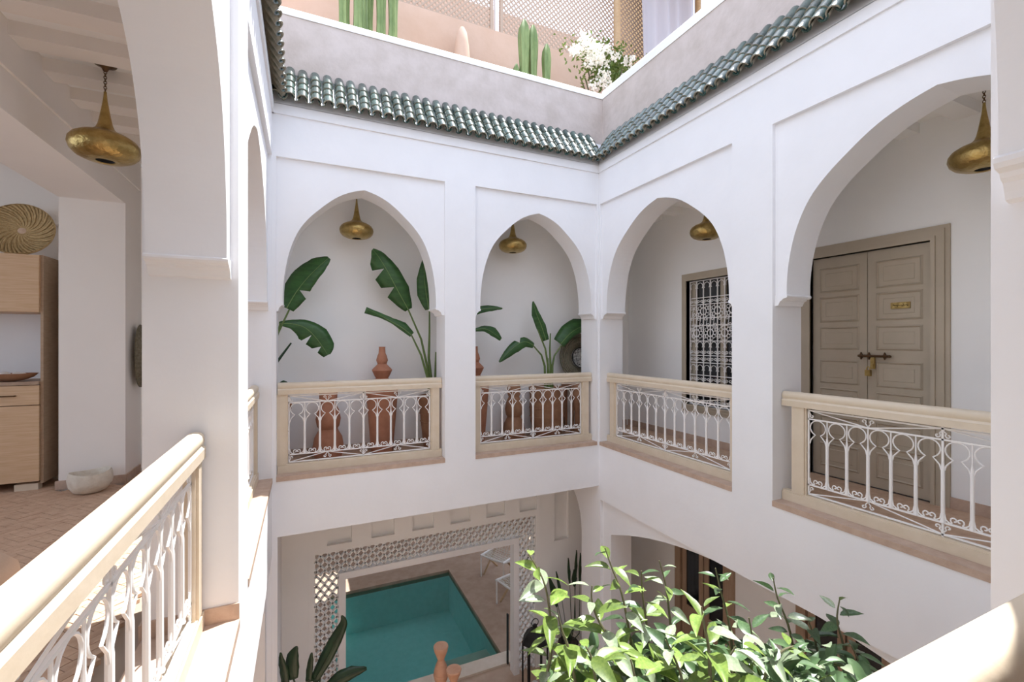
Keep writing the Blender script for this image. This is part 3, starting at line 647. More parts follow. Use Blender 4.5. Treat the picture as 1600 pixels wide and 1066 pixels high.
# ------------------------------------------------------------------ left gallery floor: herringbone of small clay bricks
bw, bl = .050, .15
tm = MB(); tm.box((.0015, .0015, 0), (bl-.0015, bw-.0015, .022))
tm = tm.mesh('floor_tile', floort)
FL = tag(put('floor_left_gallery', None, None, (0, 0, -.021)), 'brown clay bricks laid in herringbone on the left gallery floor', kind='structure')
cells = []; c45, s45 = cos(pi/4), sin(pi/4); rest = MB()
for m_ in range(-30, 60):
    for k in range(-90, 90):
        for typ in (0, 1):
            if typ == 0: x, y, r = (k+3*m_)*bw, (k-3*m_)*bw, 0
            else: x, y, r = (k+3*m_+1)*bw, (k+1-3*m_)*bw, pi/2
            X = x*c45-y*s45-1.1; Y = x*s45+y*c45+3.0
            cx = X+cos(r+pi/4)*bl/2; cy = Y+sin(r+pi/4)*bl/2
            if -3.9 < cx < XD-T-.06 and .3 < cy < 5.9 and not (cx < -1.5 and cy > 5.4 and cx > -2.06):
                if cy < .62*abs(cx)+.1: continue
                cells.append((cx*cx*.9+cy*cy, X, Y, r+pi/4, cx))
cells = [c for c in cells if c[1] < XD-T-.02]
vis = sorted([c for c in cells], key=lambda c: c[0])
near = vis[:300]
for c in near: put('floor_tile', tm, FL, (c[1], c[2], random.uniform(-.001, .0015)), (0, 0, c[3]))
for c in vis[300:]:
    M_ = Matrix.Translation((c[1], c[2], random.uniform(-.001, .0015))) @ Matrix.Rotation(c[3], 4, 'Z')
    a = .0015
    P = [M_ @ Vector(p) for p in ((a, a, .022), (bl-a, a, .022), (bl-a, bw-a, .022), (a, bw-a, .022), (a, a, .004), (bl-a, a, .004), (bl-a, bw-a, .004), (a, bw-a, .004))]
    rest.add(P, [(0, 1, 2, 3), (0, 4, 5, 1), (1, 5, 6, 2), (2, 6, 7, 3), (3, 7, 4, 0)])
tag(rest.build('floor_tiles_beyond', floort, FL), kind='stuff')
# ------------------------------------------------------------------ lounge furniture
C_ = thing('sideboard_cabinet', 'pale oak cabinet with drawer, door and open niche in the left lounge', 'cabinet', (-3.45, 5.50, 0))
def cb(name, m, *bx, par=None):
    m_ = MB()
    for a, b in bx: m_.box(a, b)
    return m_.build(name, m, par or C_)
Wc = 1.29
cb('side_panel', oakside, ((Wc-.02, .02, .06), (Wc, .46, 2.13))); cb('side_panel', oakside, ((0, .02, .06), (.02, .46, 2.13)))
cb('worktop', brownw, ((-.0, -.01, .955), (Wc-.02, .46, .985)))
cb('back_panel', plaster, ((.02, .44, .985), (Wc-.02, .46, 1.61)))
cb('upper_cupboard', oak, ((.02, .02, 1.61), (Wc-.02, .44, 2.13)))
for a, b in ((.02, .43), (.435, .85), (.855, Wc-.02)):
    cb('upper_door', oak, ((a+.003, .0, 1.613), (b-.003, .019, 2.127)))
    d = cb('drawer', oak, ((a+.003, 0, .775), (b-.003, .40, .950)))
    h = MB(); h.tube([((a+b)/2-.05, 0, .86), ((a+b)/2-.05, -.025, .86), ((a+b)/2+.05, -.025, .86), ((a+b)/2+.05, 0, .86)], .006, 6); h.build('handle', bronze, d, 40)
    cb('cabinet_door', oak, ((a+.003, 0, .085), (b-.003, .40, .768)))
for x in (.03, .62, Wc-.20): cb('foot', cream, ((x, .03, .0), (x+.16, .10, .06)))
cb('foot', cream, ((Wc-.06, .36, 0), (Wc-.01, .44, .06)))
# spiral basket on the cabinet
t = thing('woven_basket_plate', 'round spiral woven rattan plate leaning on top of the oak cabinet', 'basket', (-2.39, 5.74, 2.135)); 
m_ = MB(); R_ = .245; tilt = Matrix.Translation((0, 0, R_*.97)) @ Matrix.Rotation(radians(78), 4, 'X')
for i in range(46):
    a0 = 2*pi*i/46
    m_.tube([tilt @ Vector((rr*cos(a0+.9*rr/R_), rr*sin(a0+.9*rr/R_), .05*(rr/R_)**2+.008*(i % 2))) for rr in (.03, .08, .13, .18, .225, R_)], .009, 5, flat=.7)
m_.build('woven_spokes', rattan, t, 60)
m_ = MB(); m_.lathe([(0, -.012), (R_*.5, .0), (R_, .035), (R_, .04), (R_*.5, .006), (0, -.006)], 30, cap=False); m_.v = [tuple(tilt @ Vector(p)) for p in m_.v]; m_.build('backing_disc', rattan, t)
m_ = MB(); m_.lathe([(0, 0), (.032, .002), (.036, .012), (.02, .018), (0, .02)], 16, cap=False); m_.v = [tuple(tilt @ Vector(p)) for p in m_.v]; m_.build('hub', cushm, t, 60)
m_ = MB(); m_.lathe([(R_-.01, .04), (R_+.008, .052), (R_-.002, .064)], 40, cap=False); m_.v = [tuple(tilt @ Vector(p)) for p in m_.v]; m_.build('rim', rattan, t, 60)
# wooden boat bowl with shells on the worktop
t = thing('wooden_bowl', 'shallow brown wooden bowl on the oak cabinet worktop', 'bowl', (-2.42, 5.60, .987))
m_ = MB(); m_.lathe([(.04, 0), (.10, .008), (.16, .035), (.19, .065), (.195, .07), (.185, .068), (.15, .04), (.09, .018), (0, .014)], 28, sy=.55, cap=False); m_.build('bowl_body', terra2, t, 50)
for i, (x, y, r) in enumerate([(-.03, 0, .04), (.04, .02, .035), (.09, -.01, .03), (-.09, .01, .03)]):
    m_ = MB(); m_.sphere((0, 0, 0), r, 10, 7, .7, .05); o = m_.build('shell', shell, None, 60, (-2.42+x, 5.60+y, 1.045)); tag(o, ['largest pale shell, second from the left in the brown wooden bowl', 'pale shell in the middle right of the brown wooden bowl', 'rightmost pale shell in the brown wooden bowl', 'leftmost pale shell in the brown wooden bowl'][i], 'shell', 'shells in the wooden bowl')
# stone bowl on the floor
t = thing('stone_bowl', 'rough pale stone bowl on the floor before the lounge pillar', 'bowl', (-1.74, 5.24, 0.001))
m_ = MB(); m_.lathe([(.0, 0), (.07, 0), (.115, .02), (.148, .07), (.156, .11), (.150, .155), (.140, .185), (.128, .180), (.122, .14), (.10, .08), (.0, .06)], 26, cap=False)
m_.v = [(x*(1+.03*sin(3*atan2(y, x))), y*(1+.03*cos(2*atan2(y, x))), z+(.012*sin(2*atan2(y, x)+.6) if z > .1 else 0)) for x, y, z in m_.v]; m_.build('bowl_body', stonew, t, 60)
t = thing('hanging_tray', 'round dark woven tray hung on the side of the lounge pillar', 'basket', (-1.545, 5.69, 1.20))
for k in range(10):
    r = .30-.029*k; q = MB(); q.tube([(.05+.035*(k/9)**2*0+.03*sin(k*.3), r*.46*cos(a), r*sin(a)) for a in [2*pi*j/30 for j in range(30)]], .0165, 6, True); q.build('woven_ring', oldrattan, t, 60)
t = thing('floor_pouf', 'low tan pouf at the left edge, standing on the brick floor', 'pouf', (-1.66, 3.15, 0.001))
m_ = MB(); m_.lathe([(.0, 0), (.26, 0), (.30, .03), (.32, .10), (.31, .17), (.27, .215), (.18, .23), (.0, .235)], 32, cap=False); m_.build('cushion_body', cushm, t, 60)
m_ = MB(); m_.tube([(.312*cos(a), .312*sin(a), .12) for a in [2*pi*j/32 for j in range(32)]], .008, 6, True); m_.build('piping', cushm, t, 60)

# ------------------------------------------------------------------ far gallery: vases, planters, mirror
def lathe_thing(name, label, cat, loc, prof, m, part='vase_body', n=32, soil_z=None, group=None, rings=()):
    t = thing(name, label, cat, loc, 0, group)
    q = MB(); q.lathe(prof, n, cap=False); q.build(part, m, t, 35)
    if soil_z:
        q = MB(); q.lathe([(0, soil_z[1]+.01), (soil_z[0]*.6, soil_z[1]+.012), (soil_z[0], soil_z[1])], 20, cap=False); q.build('soil', soil, t)
    for r, z in rings:
        q = MB(); q.tube([(r*cos(a), r*sin(a), z) for a in [2*pi*j/28 for j in range(28)]], .006, 5, True); q.build('raised_ring', m, t, 60)
    return t
YP = 5.58
tall = [(0, 0), (.115, 0), (.125, .03), (.14, .20), (.165, .50), (.188, .80), (.20, .845), (.20, .865), (.185, .87), (.10, .866), (0, .866)]
px = lambda u: at(u, 600, YP).x
lathe_thing('tall_pedestal_pot', 'tall tapering terracotta pedestal pot under the stacked vase', 'pot', (px(597), YP, .001), tall, terra, 'pot_body')
stackv = [(0, 0), (.085, 0), (.09, .02), (.07, .035), (.085, .06), (.117, .13), (.11, .145), (.065, .19), (.052, .205), (.063, .235), (.068, .25), (.055, .30), (.040, .335), (.036, .40), (.040, .41), (.030, .41), (.028, .36), (0, .34)]
lathe_thing('stacked_vase', 'stepped terracotta vase with narrow neck standing on the tall pedestal pot', 'vase', (px(597), YP, .870), stackv, terra)
bulb = [(0, 0), (.13, 0), (.145, .03), (.17, .12), (.15, .25), (.105, .33), (.10, .35), (.12, .38), (.135, .46), (.115, .56), (.085, .62), (.08, .64), (.095, .68), (.10, .76), (.08, .85), (.06, .885), (.05, .89), (.04, .87), (0, .86)]
lathe_thing('bulbous_floor_vase', 'reddish bulbous stacked floor vase behind the left railing of the far side', 'vase', (px(513), YP, .001), bulb, terra)
pot_ = [(0, 0), (.15, 0), (.16, .03), (.19, .30), (.215, .56), (.235, .60), (.24, .66), (.225, .665), (.20, .62), (.0, .60)]
wide = [(0, 0), (.16, 0), (.19, .04), (.235, .22), (.25, .42), (.245, .60), (.255, .64), (.262, .70), (.245, .705), (.22, .66), (0, .64)]
pl1 = lathe_thing('terracotta_planter', 'brown planter at the left end of the far gallery, beside the jamb', 'planter', (px(418), YP, .001), pot_, terra2, 'planter_body', soil_z=(.2, .615), rings=((.20, .35),))
pl2 = lathe_thing('terracotta_planter', 'brown planter holding the large leafed plant left of the middle pier', 'planter', (px(682), YP, .001), pot_, terra2, 'planter_body', soil_z=(.2, .615), rings=((.20, .35), (.21, .45)))
pl3 = lathe_thing('terracotta_planter', 'widest brown planter behind the railing nearest the inner corner', 'planter', (px(855), YP, .001), wide, terra2, 'planter_body', soil_z=(.22, .655), rings=((.243, .30), (.250, .42), (.247, .52)))
lathe_thing('tall_pedestal_pot', 'tapering terracotta pedestal pot just right of the middle pier', 'pot', (px(742), YP, .001), tall, terra, 'pot_body')
lathe_thing('stacked_vase', 'stepped terracotta vase partly hidden by the middle pier', 'vase', (px(742), YP, .870), stackv, terra)
lathe_thing('bulbous_floor_vase', 'terracotta bulbous floor vase right of the middle pier, low behind the bars', 'vase', (px(803), YP, .001), [(r*.92, z*.93) for r, z in bulb], terra2)
lathe_thing('slender_vase', 'slim dark vase behind the railing below the round woven mirror', 'vase', (px(897)-.02, YP-.13, .001), [(0, 0), (.05, 0), (.055, .02), (.045, .15), (.05, .35), (.075, .50), (.085, .60), (.06, .70), (.045, .74), (0, .73)], terra2)
t = thing('woven_mirror', 'round mirror with wide olive woven frame leaning behind the corner plant', 'mirror', (at(910, 560, 5.68).x, 5.72, .74))
m_ = MB(); TM = Matrix.Translation((0, 0, .36)) @ Matrix.Rotation(radians(82), 4, 'X')
for k in range(9):
    r = .355-.024*k; m_.tube([TM @ Vector((r*cos(a), r*sin(a), .035*sin(k*.55))) for a in [2*pi*j/36 for j in range(36)]], .0145, 6, True)
m_.build('woven_frame', oldrattan, t, 60)
m_ = MB(); m_.lathe([(0, .0), (.15, .0), (.15, -.02), (0, -.02)], 30, cap=False); m_.v = [tuple(TM @ Vector(p)) for p in m_.v]; m_.build('mosaic_disc', mirr, t)
m_ = MB(); m_.tube([TM @ Vector((.15*cos(a), .15*sin(a), .008)) for a in [2*pi*j/30 for j in range(30)]], .008, 6, True); m_.build('inner_rim', darkm, t, 60)
t = thing('wooden_stand', 'low dark stand holding the round woven mirror behind the railing', 'stand', (at(910, 560, 5.68).x, 5.68, .001))
m_ = MB(); m_.box((-.28, -.12, .68), (.28, .14, .725)); m_.build('stand_top', terra2, t)
for x in (-.25, .21):
    for y in (-.10, .08): m_ = MB(); m_.box((x, y, 0), (x+.04, y+.04, .68)); m_.build('leg', terra2, t)

def absorb(plant_, planter_):
    off = planter_.location-plant_.location
    for ch in list(planter_.children): ch.parent = plant_; ch.location = ch.location+off
    bpy.data.objects.remove(planter_)
    return plant_
# ------------------------------------------------------------------ large leafed plants
def bleaf(par, path, wid, m=leafd, notch=(), fold=.25, name='leaf', bend=0, thick=.0016):
    """leaf blade along a 3-d midrib path; wid = list of (left,right) half widths; notch = set of (side, index) pulled to the rib"""
    P = [Vector(p) for p in path]; n = len(P); k = 4; Q = []; W = []
    for i in range(n-1):
        for j in range(k):
            t = j/k; p0 = P[max(i-1, 0)]; p1 = P[i]; p2 = P[i+1]; p3 = P[min(i+2, n-1)]
            Q.append(.5*((2*p1)+(-p0+p2)*t+(2*p0-5*p1+4*p2-p3)*t*t+(-p0+3*p1-3*p2+p3)*t**3))
            W.append(tuple(wid[i][a]*(1-t)+wid[i+1][a]*t for a in (0, 1)))
    Q.append(P[-1]); W.append(wid[-1])
    v = []; f = []; N = len(Q)
    nrm = Vector((-.25, -1, .25)).normalized()
    for i in range(N):
        tg = (Q[min(i+1, N-1)]-Q[max(i-1, 0)]).normalized(); sd = tg.cross(nrm).normalized()
        wl, wr = W[i]
        for s_, ww in ((-1, wl), (1, wr)):
            nn = .0
            if (s_, i) in notch: ww = ww*.12
            v.append(Q[i]+sd*s_*ww-nrm*fold*ww*.9+nrm*.006*sin(i*2.1)); 
            v.append(Q[i]+sd*s_*ww*.5-nrm*fold*ww*.25)
        v.append(Q[i])
    for i in range(N-1):
        a = i*5; b = a+5
        f += [(a, a+1, b+1, b), (a+1, a+4, b+4, b+1), (a+4, a+3, b+3, b+4), (a+3, a+2, b+2, b+3)]
    q = MB(); q.add(v, f); o = q.build(name, m, par, 80)
    md = o.modifiers.new('thickness', 'SOLIDIFY'); md.thickness = thick
    q = MB(); q.tube([p-nrm*-.002 for p in Q], .004, 5, rs=[.0055*(1-.75*i/(N-1)) for i in range(N)]); q.build('midrib', rib if m is leafd else leafk, o, 60)
    return o
def plant(label, base, items, cat='plant', stem=stemg, m=leafd, stemr=.016):
    t = thing('large_leaf_plant', label, cat, base); B = Vector(base)
    for it in items:
        st = [Vector(p)-B for p in it['stem']]
        # smooth stem
        q = MB(); q.tube(st, stemr, 7, rs=[stemr*(1.25-.7*i/(len(st)-1)) for i in range(len(st))]); q.build('stem', stem if it.get('g', 1) else leafk, t, 60)
        if 'leaf' in it:
            bleaf(t, [Vector(p)-B for p in it['leaf']], it['w'], it.get('m', m), it.get('notch', ()), it.get('fold', .25))
    return t
def A(Y, *uv): return [at(u, v, Y+dy) for (u, v, dy) in [(p+(0,))[:3] for p in uv]]
def wpx(Y, *pairs):
    s_ = Y/1.0/FPX
    return [(a*s_*1.15, b*s_*1.15) for a, b in pairs]
Y1 = 5.55
# plant right of B1
g2 = plant('large leafed plant with upright split leaves in a brown planter left of the middle pier', tuple(at(682, 600, YP).xy)+(.62,), [
    dict(stem=A(Y1, (676, 640), (668, 575), (658, 530), (638, 484)), leaf=A(Y1-.05, (638, 484, .05), (622, 455), (606, 425), (592, 402), (582, 390, -.05)),
         w=wpx(5.2, (5, 6), (17, 17), (20, 16), (15, 10), (2, 2)), notch={(-1, 5), (-1, 9)}),
    dict(stem=A(Y1, (679, 640), (670, 560), (671, 520), (671, 485)), leaf=A(Y1, (670, 484), (666, 460), (663, 435), (662, 404, .05)), w=wpx(5.2, (5, 4), (13, 10), (11, 9), (1, 1)), fold=.1),
    dict(stem=A(Y1-.08, (674, 640), (668, 590), (658, 555), (643, 524)), leaf=A(Y1-.12, (643, 524), (628, 512), (612, 503), (596, 494), (572, 482, -.05)), w=wpx(5.2, (3, 5), (4, 9), (2, 6), (3, 4), (7, 2)), m=leafd),
    dict(stem=A(Y1, (682, 640), (680, 590), (681, 550))),
    dict(stem=A(5.56, (690, 640), (716, 540), (735, 492)), leaf=A(5.56, (735, 492), (752, 484), (768, 482), (785, 482)), w=wpx(5.6, (3, 3), (6, 5), (5, 4), (1, 1)), m=leafd),
    dict(stem=A(5.50, (690, 640), (722, 560), (742, 516)), leaf=A(5.50, (742, 516), (757, 514), (770, 520), (783, 530)), w=wpx(5.6, (2, 2), (5, 4), (9, 5), (2, 3)), m=leafd)])
g1 = plant('large leafed plant leaning in from behind the left jamb of the far side', tuple(at(418, 600, YP).xy)+(.62,), [
    dict(stem=A(5.46, (418, 640, .1), (422, 570, .05), (430, 530), (452, 484)), leaf=A(5.46, (448, 482), (462, 458), (480, 435), (500, 415), (514, 403)), w=wpx(4.9, (8, 9), (21, 15), (23, 12), (17, 9), (3, 3)), notch={(1, 5)}),
    dict(stem=A(5.46, (416, 640, .1), (420, 560, .05), (434, 522), (438, 505)), leaf=A(5.46, (436, 506), (455, 506), (476, 512), (492, 526), (506, 545), (512, 555)), w=wpx(4.9, (3, 2), (6, 7), (12, 17), (18, 16), (15, 10), (4, 6)), notch={(1, 11), (1, 15)}),
    dict(stem=A(5.46, (418, 640, .15), (430, 570), (443, 552), (455, 536)), g=0),
    dict(stem=A(5.46, (420, 640), (430, 612), (436, 603)), leaf=A(5.35, (434, 606), (443, 600), (453, 604)), w=wpx(4.9, (3, 3), (5, 4), (1, 1)), m=leafk)])
g3 = plant('fan shaped plant with arching leaves in the widest brown planter', tuple(at(855, 600, YP).xy)+(.66,), [
    dict(stem=A(Y1, (856, 640), (856, 570), (852, 545), (840, 515)), leaf=A(Y1, (853, 532), (846, 510), (838, 490), (833, 471)), w=wpx(6, (5, 5), (8, 7), (7, 5), (1, 1)), fold=.15),
    dict(stem=A(Y1, (853, 640), (851, 572), (846, 555), (833, 540)), leaf=A(Y1, (834, 540), (820, 534), (805, 541), (792, 553), (780, 566)), w=wpx(6, (4, 3), (8, 7), (9, 7), (6, 5), (1, 1)), notch={(1, 6)}),
    dict(stem=A(Y1, (862, 640), (863, 572), (866, 556), (877, 540)), leaf=A(Y1, (876, 538), (890, 522), (905, 512), (925, 505)), w=wpx(6, (12, 6), (16, 7), (16, 8), (4, 4)), fold=.2),
    dict(stem=A(Y1, (860, 640), (860, 570), (859, 545), (860, 521)), m=leafd),
    dict(stem=A(Y1, (858, 640), (857, 590), (856, 560)))], stemr=.016)
absorb(g1, pl1); absorb(g2, pl2); absorb(g3, pl3)
# ground floor plants
g4 = plant('dark leafed plant in the shade left of the pool opening', tuple(at(485, 1066, 5.0).xy)+(GZ,), [
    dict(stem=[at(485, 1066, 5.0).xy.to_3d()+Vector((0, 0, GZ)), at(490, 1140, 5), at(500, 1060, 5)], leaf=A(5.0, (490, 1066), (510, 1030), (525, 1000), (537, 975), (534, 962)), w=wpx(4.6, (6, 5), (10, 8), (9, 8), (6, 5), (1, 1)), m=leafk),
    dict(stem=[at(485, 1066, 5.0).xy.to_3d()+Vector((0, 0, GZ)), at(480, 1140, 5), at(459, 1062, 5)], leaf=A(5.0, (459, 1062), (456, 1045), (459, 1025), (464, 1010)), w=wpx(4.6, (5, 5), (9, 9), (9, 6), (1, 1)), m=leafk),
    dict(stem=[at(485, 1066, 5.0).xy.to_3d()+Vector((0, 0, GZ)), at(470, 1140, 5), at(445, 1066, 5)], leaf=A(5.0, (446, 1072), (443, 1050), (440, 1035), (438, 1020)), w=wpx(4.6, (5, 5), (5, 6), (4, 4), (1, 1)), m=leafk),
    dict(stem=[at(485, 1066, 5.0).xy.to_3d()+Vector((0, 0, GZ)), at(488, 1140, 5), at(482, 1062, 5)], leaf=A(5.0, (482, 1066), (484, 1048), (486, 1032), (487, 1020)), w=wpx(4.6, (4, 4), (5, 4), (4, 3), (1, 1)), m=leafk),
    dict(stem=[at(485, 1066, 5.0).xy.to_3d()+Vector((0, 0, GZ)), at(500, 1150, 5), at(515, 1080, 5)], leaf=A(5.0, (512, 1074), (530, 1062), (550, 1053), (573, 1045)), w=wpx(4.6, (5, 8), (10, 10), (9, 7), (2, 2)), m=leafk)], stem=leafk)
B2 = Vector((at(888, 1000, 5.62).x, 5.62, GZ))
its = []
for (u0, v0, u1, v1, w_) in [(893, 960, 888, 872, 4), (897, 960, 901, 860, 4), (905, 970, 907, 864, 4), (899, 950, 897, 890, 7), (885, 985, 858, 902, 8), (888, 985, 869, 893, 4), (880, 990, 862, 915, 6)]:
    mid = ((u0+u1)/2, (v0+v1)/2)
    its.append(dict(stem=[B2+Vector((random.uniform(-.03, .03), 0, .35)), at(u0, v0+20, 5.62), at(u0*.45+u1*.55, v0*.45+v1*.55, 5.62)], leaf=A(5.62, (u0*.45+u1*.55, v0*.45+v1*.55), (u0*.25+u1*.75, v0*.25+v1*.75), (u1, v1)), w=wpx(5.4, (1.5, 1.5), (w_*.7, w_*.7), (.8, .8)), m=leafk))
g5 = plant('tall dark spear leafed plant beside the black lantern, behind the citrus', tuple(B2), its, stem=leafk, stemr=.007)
pl5 = lathe_thing('stone_planter', 'rough grey planter of the spear leafed plant, on the ground floor', 'planter', (B2.x, B2.y, GZ+.001), [(0, 0), (.16, 0), (.19, .05), (.20, .3), (.19, .42), (.17, .42), (.16, .38), (0, .38)], stonew, 'planter_body', soil_z=(.15, .385))
pl4 = lathe_thing('clay_planter', 'clay planter of the dark leafed plant at the bottom left', 'planter', (at(485, 1066, 5.0).x, 5.0, GZ+.001), [(0, 0), (.16, 0), (.19, .05), (.22, .3), (.23, .42), (.20, .42), (.18, .38), (0, .38)], terra2, 'planter_body', soil_z=(.18, .385))
absorb(g4, pl4); absorb(g5, pl5)
# lantern
lx = at(836, 1000, 5.35).x
t = thing('floor_lantern', 'tall black metal lantern with glass sides and a candle, by the pool screen', 'lantern', (lx, 5.35, GZ+.001))
m_ = MB(); n6 = 6; R_ = .165
hexp = [(R_*cos(pi/6+2*pi*i/6), R_*sin(pi/6+2*pi*i/6)) for i in range(6)]
m_.lathe([(.0, 0), (.18, 0), (.18, .04), (0, .04)], 6, cap=False); m_.build('base', darkm, t)
for (x, y) in hexp: q = MB(); q.box((x-.009, y-.009, .04), (x+.009, y+.009, .74)); q.build('corner_post', darkm, t)
m_ = MB(); m_.lathe([(.18, .74), (.185, .76), (.13, .86), (.06, .92), (.03, .94), (.03, .97), (0, .975)], 6, cap=False); m_.build('roof', darkm, t)
m_ = MB(); m_.tube([(.05*cos(a), 0, 1.0+.05*sin(a)) for a in [2*pi*i/14 for i in range(14)]], .006, 5, True); m_.build('ring_handle', darkm, t, 60)
m_ = MB(); m_.lathe([(0, .041), (.042, .041), (.042, .20), (.0, .205)], 16, cap=False); m_.build('candle', shell, t, 50)
# totem sculptures
for (u, zt_, lb, hh) in ((689, -2.14, 'taller terracotta totem of stacked cups at the bottom, in front of the pool', .21), (709, -2.31, 'shorter terracotta totem of stacked cups, just right of the taller one', .21)):
    yy = 5.05 if u < 700 else 4.86; t = thing('stacked_totem', lb, 'sculpture', (at(u, 1000, yy).x, yy, GZ+.001), 0, None)
    H_ = zt_-GZ; k = 4; hh = H_/k
    for i in range(k):
        q = MB(); z = hh*i; q.lathe([(0, z), (.080, z), (.082, z+hh*.05), (.070, z+hh*.22), (.042, z+hh*.44), (.036, z+hh*.5), (.044, z+hh*.56), (.076, z+hh*.82), (.086, z+hh*.96), (.080, z+hh), (.05, z+hh*.985), (0, z+hh*.98)], 20, cap=False); q.build('cup', terrap, t, 40)
# ------------------------------------------------------------------ poolside chairs and table
def chair(label, loc, rz):
    t = thing('rope_chair', label, 'chair', loc, rz, None)
    for s_ in (-.28, .28):
        q = MB(); q.tube([(s_, -.28, .42), (s_, -.28, 0)], .014, 6); q.build('leg', iron, t, 40)
        q = MB(); q.tube([(s_, .25, 0), (s_, -.15, .40)], .02, 6); q.build('cross_leg', wood, t, 40)
        q = MB(); q.tube([(s_, -.20, 0), (s_, .20, .40)], .02, 6); q.build('cross_leg', wood, t, 40)
        q = MB(); q.tube([(s_, -.30, .43), (s_, .30, .43)], .02, 6); q.build('side_rail', iron, t, 40)
    q = MB(); q.tube([(-.28, -.28, .43), (.28, -.28, .43)], .016, 6); q.build('front_rail', iron, t, 40)
    q = MB(); arc = [(-.34+.02*0+.34*(1-cos(a)) if 0 else .34*cos(a), .22+.10*sin(a), .45+.45*sin(a)) for a in [pi*i/16 for i in range(17)]]; q.tube(arc, .014, 6); q.build('back_hoop', wood, t, 60)
    q = MB()
    for i in range(1, 16):
        a = pi*i/16; x = .34*cos(a); q.tube([(x*.9, -.28, .43), (x, .10, .36), (x, .22+.10*sin(a), .45+.45*sin(a))], .005, 4)
    for j in range(12):
        f = j/11; q.tube([(-.3, -.28+.5*f, .43-.07*sin(pi*f)), (0, -.28+.5*f, .40-.09*sin(pi*f)), (.3, -.28+.5*f, .43-.07*sin(pi*f))], .005, 4)
    for j in range(1, 8):
        h = .05+.05*j; xx = .34*sqrt(max(0, 1-(h/.45)**2)); q.tube([(-xx, .23+.02*j*.2, .45+h), (xx, .23+.02*j*.2, .45+h)], .005, 4)
    tag(q.build('rope_net', rope, t), kind='stuff')
    return t
chair('white rope chair with crossed wooden legs, farther of two by the pool', (3.62, 8.45, GZ+.001), radians(-60))
chair('white rope chair by the pool, nearer one cut by the screen frame', (3.50, 7.35, GZ+.001), radians(-75))
t = thing('side_table', 'small round wooden table with folding legs between the pool chairs', 'table', (3.95, 7.88, GZ+.001))
q = MB(); q.lathe([(0, .42), (.26, .42), (.27, .435), (.26, .45), (0, .45)], 24, cap=False); q.build('table_top', wood, t, 40)
for a in (.3, 1.4, 2.5, 3.6, 4.6, 5.6): q = MB(); q.tube([(.22*cos(a), .22*sin(a), 0), (.10*cos(a+.9), .10*sin(a+.9), .42)], .013, 6); q.build('leg', wood, t, 40)
lathe_thing('black_pot', 'small black vase standing on the poolside table', 'vase', (3.93, 7.90, GZ+.452), [(0, 0), (.05, 0), (.075, .06), (.06, .13), (.035, .16), (0, .15)], darkm)

# ------------------------------------------------------------------ terrace plants
def cactus(label, base, cols):
    t = thing('column_cactus', label, 'cactus', base)
    for (dx, dy, h, r, lean, z0) in cols:
        q = MB(); vs = []; fs = []; n = 20; k = 14
        for i in range(k+1):
            f = i/k; z = z0+(h-z0)*f; rr = r*(.86+.14*sin(f*9)) * (1 if f < .86 else sqrt(max(.02, 1-((f-.86)/.145)**2)))
            off = lean*min(1, f*2.2)*(1 if f < .45 else 1)
            for j in range(n):
                a = 2*pi*j/n; q_ = rr*(1 if j % 4 == 0 else (.62 if j % 4 == 2 else .80))
                vs.append((dx+off+q_*cos(a), dy+q_*sin(a), z))
        for i in range(k):
            for j in range(n): fs.append((i*n+j, i*n+(j+1) % n, (i+1)*n+(j+1) % n, (i+1)*n+j))
        fs.append(tuple(range(k*n, k*n+n))); q.add(vs, fs); q.build('cactus_column', cact, t, 50)
    return t
def planter(label, loc):
    return lathe_thing('terrace_planter', label, 'planter', loc, [(0, 0), (.22, 0), (.25, .05), (.30, .32), (.31, .36), (.28, .36), (.26, .32), (0, .32)], terra, 'planter_body', soil_z=(.26, .325))
zT = 3.951
b = at(831, 100, 5.75); k2 = planter('terracotta planter of the three armed cactus behind the parapet', (b.x, 5.75, zT))
kc = cactus('dark green three armed column cactus standing before the lattice', (b.x, 5.75, zT+.325), [(-.12, 0, 1.62, .095, 0, 0), (.03, .02, 1.60, .085, 0, 0), (.10, -.02, 1.36, .075, .13, 0), (-.20, .05, 1.0, .06, -.02, 0)])
absorb(kc, k2)
b = at(570, 20, 5.75); k1 = planter('terracotta planter of the bright cactus clump at the upper left', (b.x, 5.75, zT))
kd = cactus('bright green clump of column cacti at the top left, cut by the frame', (b.x, 5.75, zT+.325), [(-.20, 0, 1.9, .09, -.04, 0), (-.07, -.03, 2.1, .10, 0, 0), (.05, .05, 1.8, .07, 0, 0), (.14, 0, 2.0, .08, .05, 0), (.22, .03, 2.0, .08, .12, 0)])
absorb(kd, k1)
b = at(722, 60, 6.35)
lathe_thing('plaster_cone', 'slim pale plaster cone beside the peach terrace wall, between the cacti', 'ornament', (b.x, 6.35, zT), [(0, 0), (.22, 0), (.20, .4), (.15, 1.2), (.10, 1.75), (.07, 1.93), (.035, 2.0), (0, 2.01)], peach, 'cone_body')
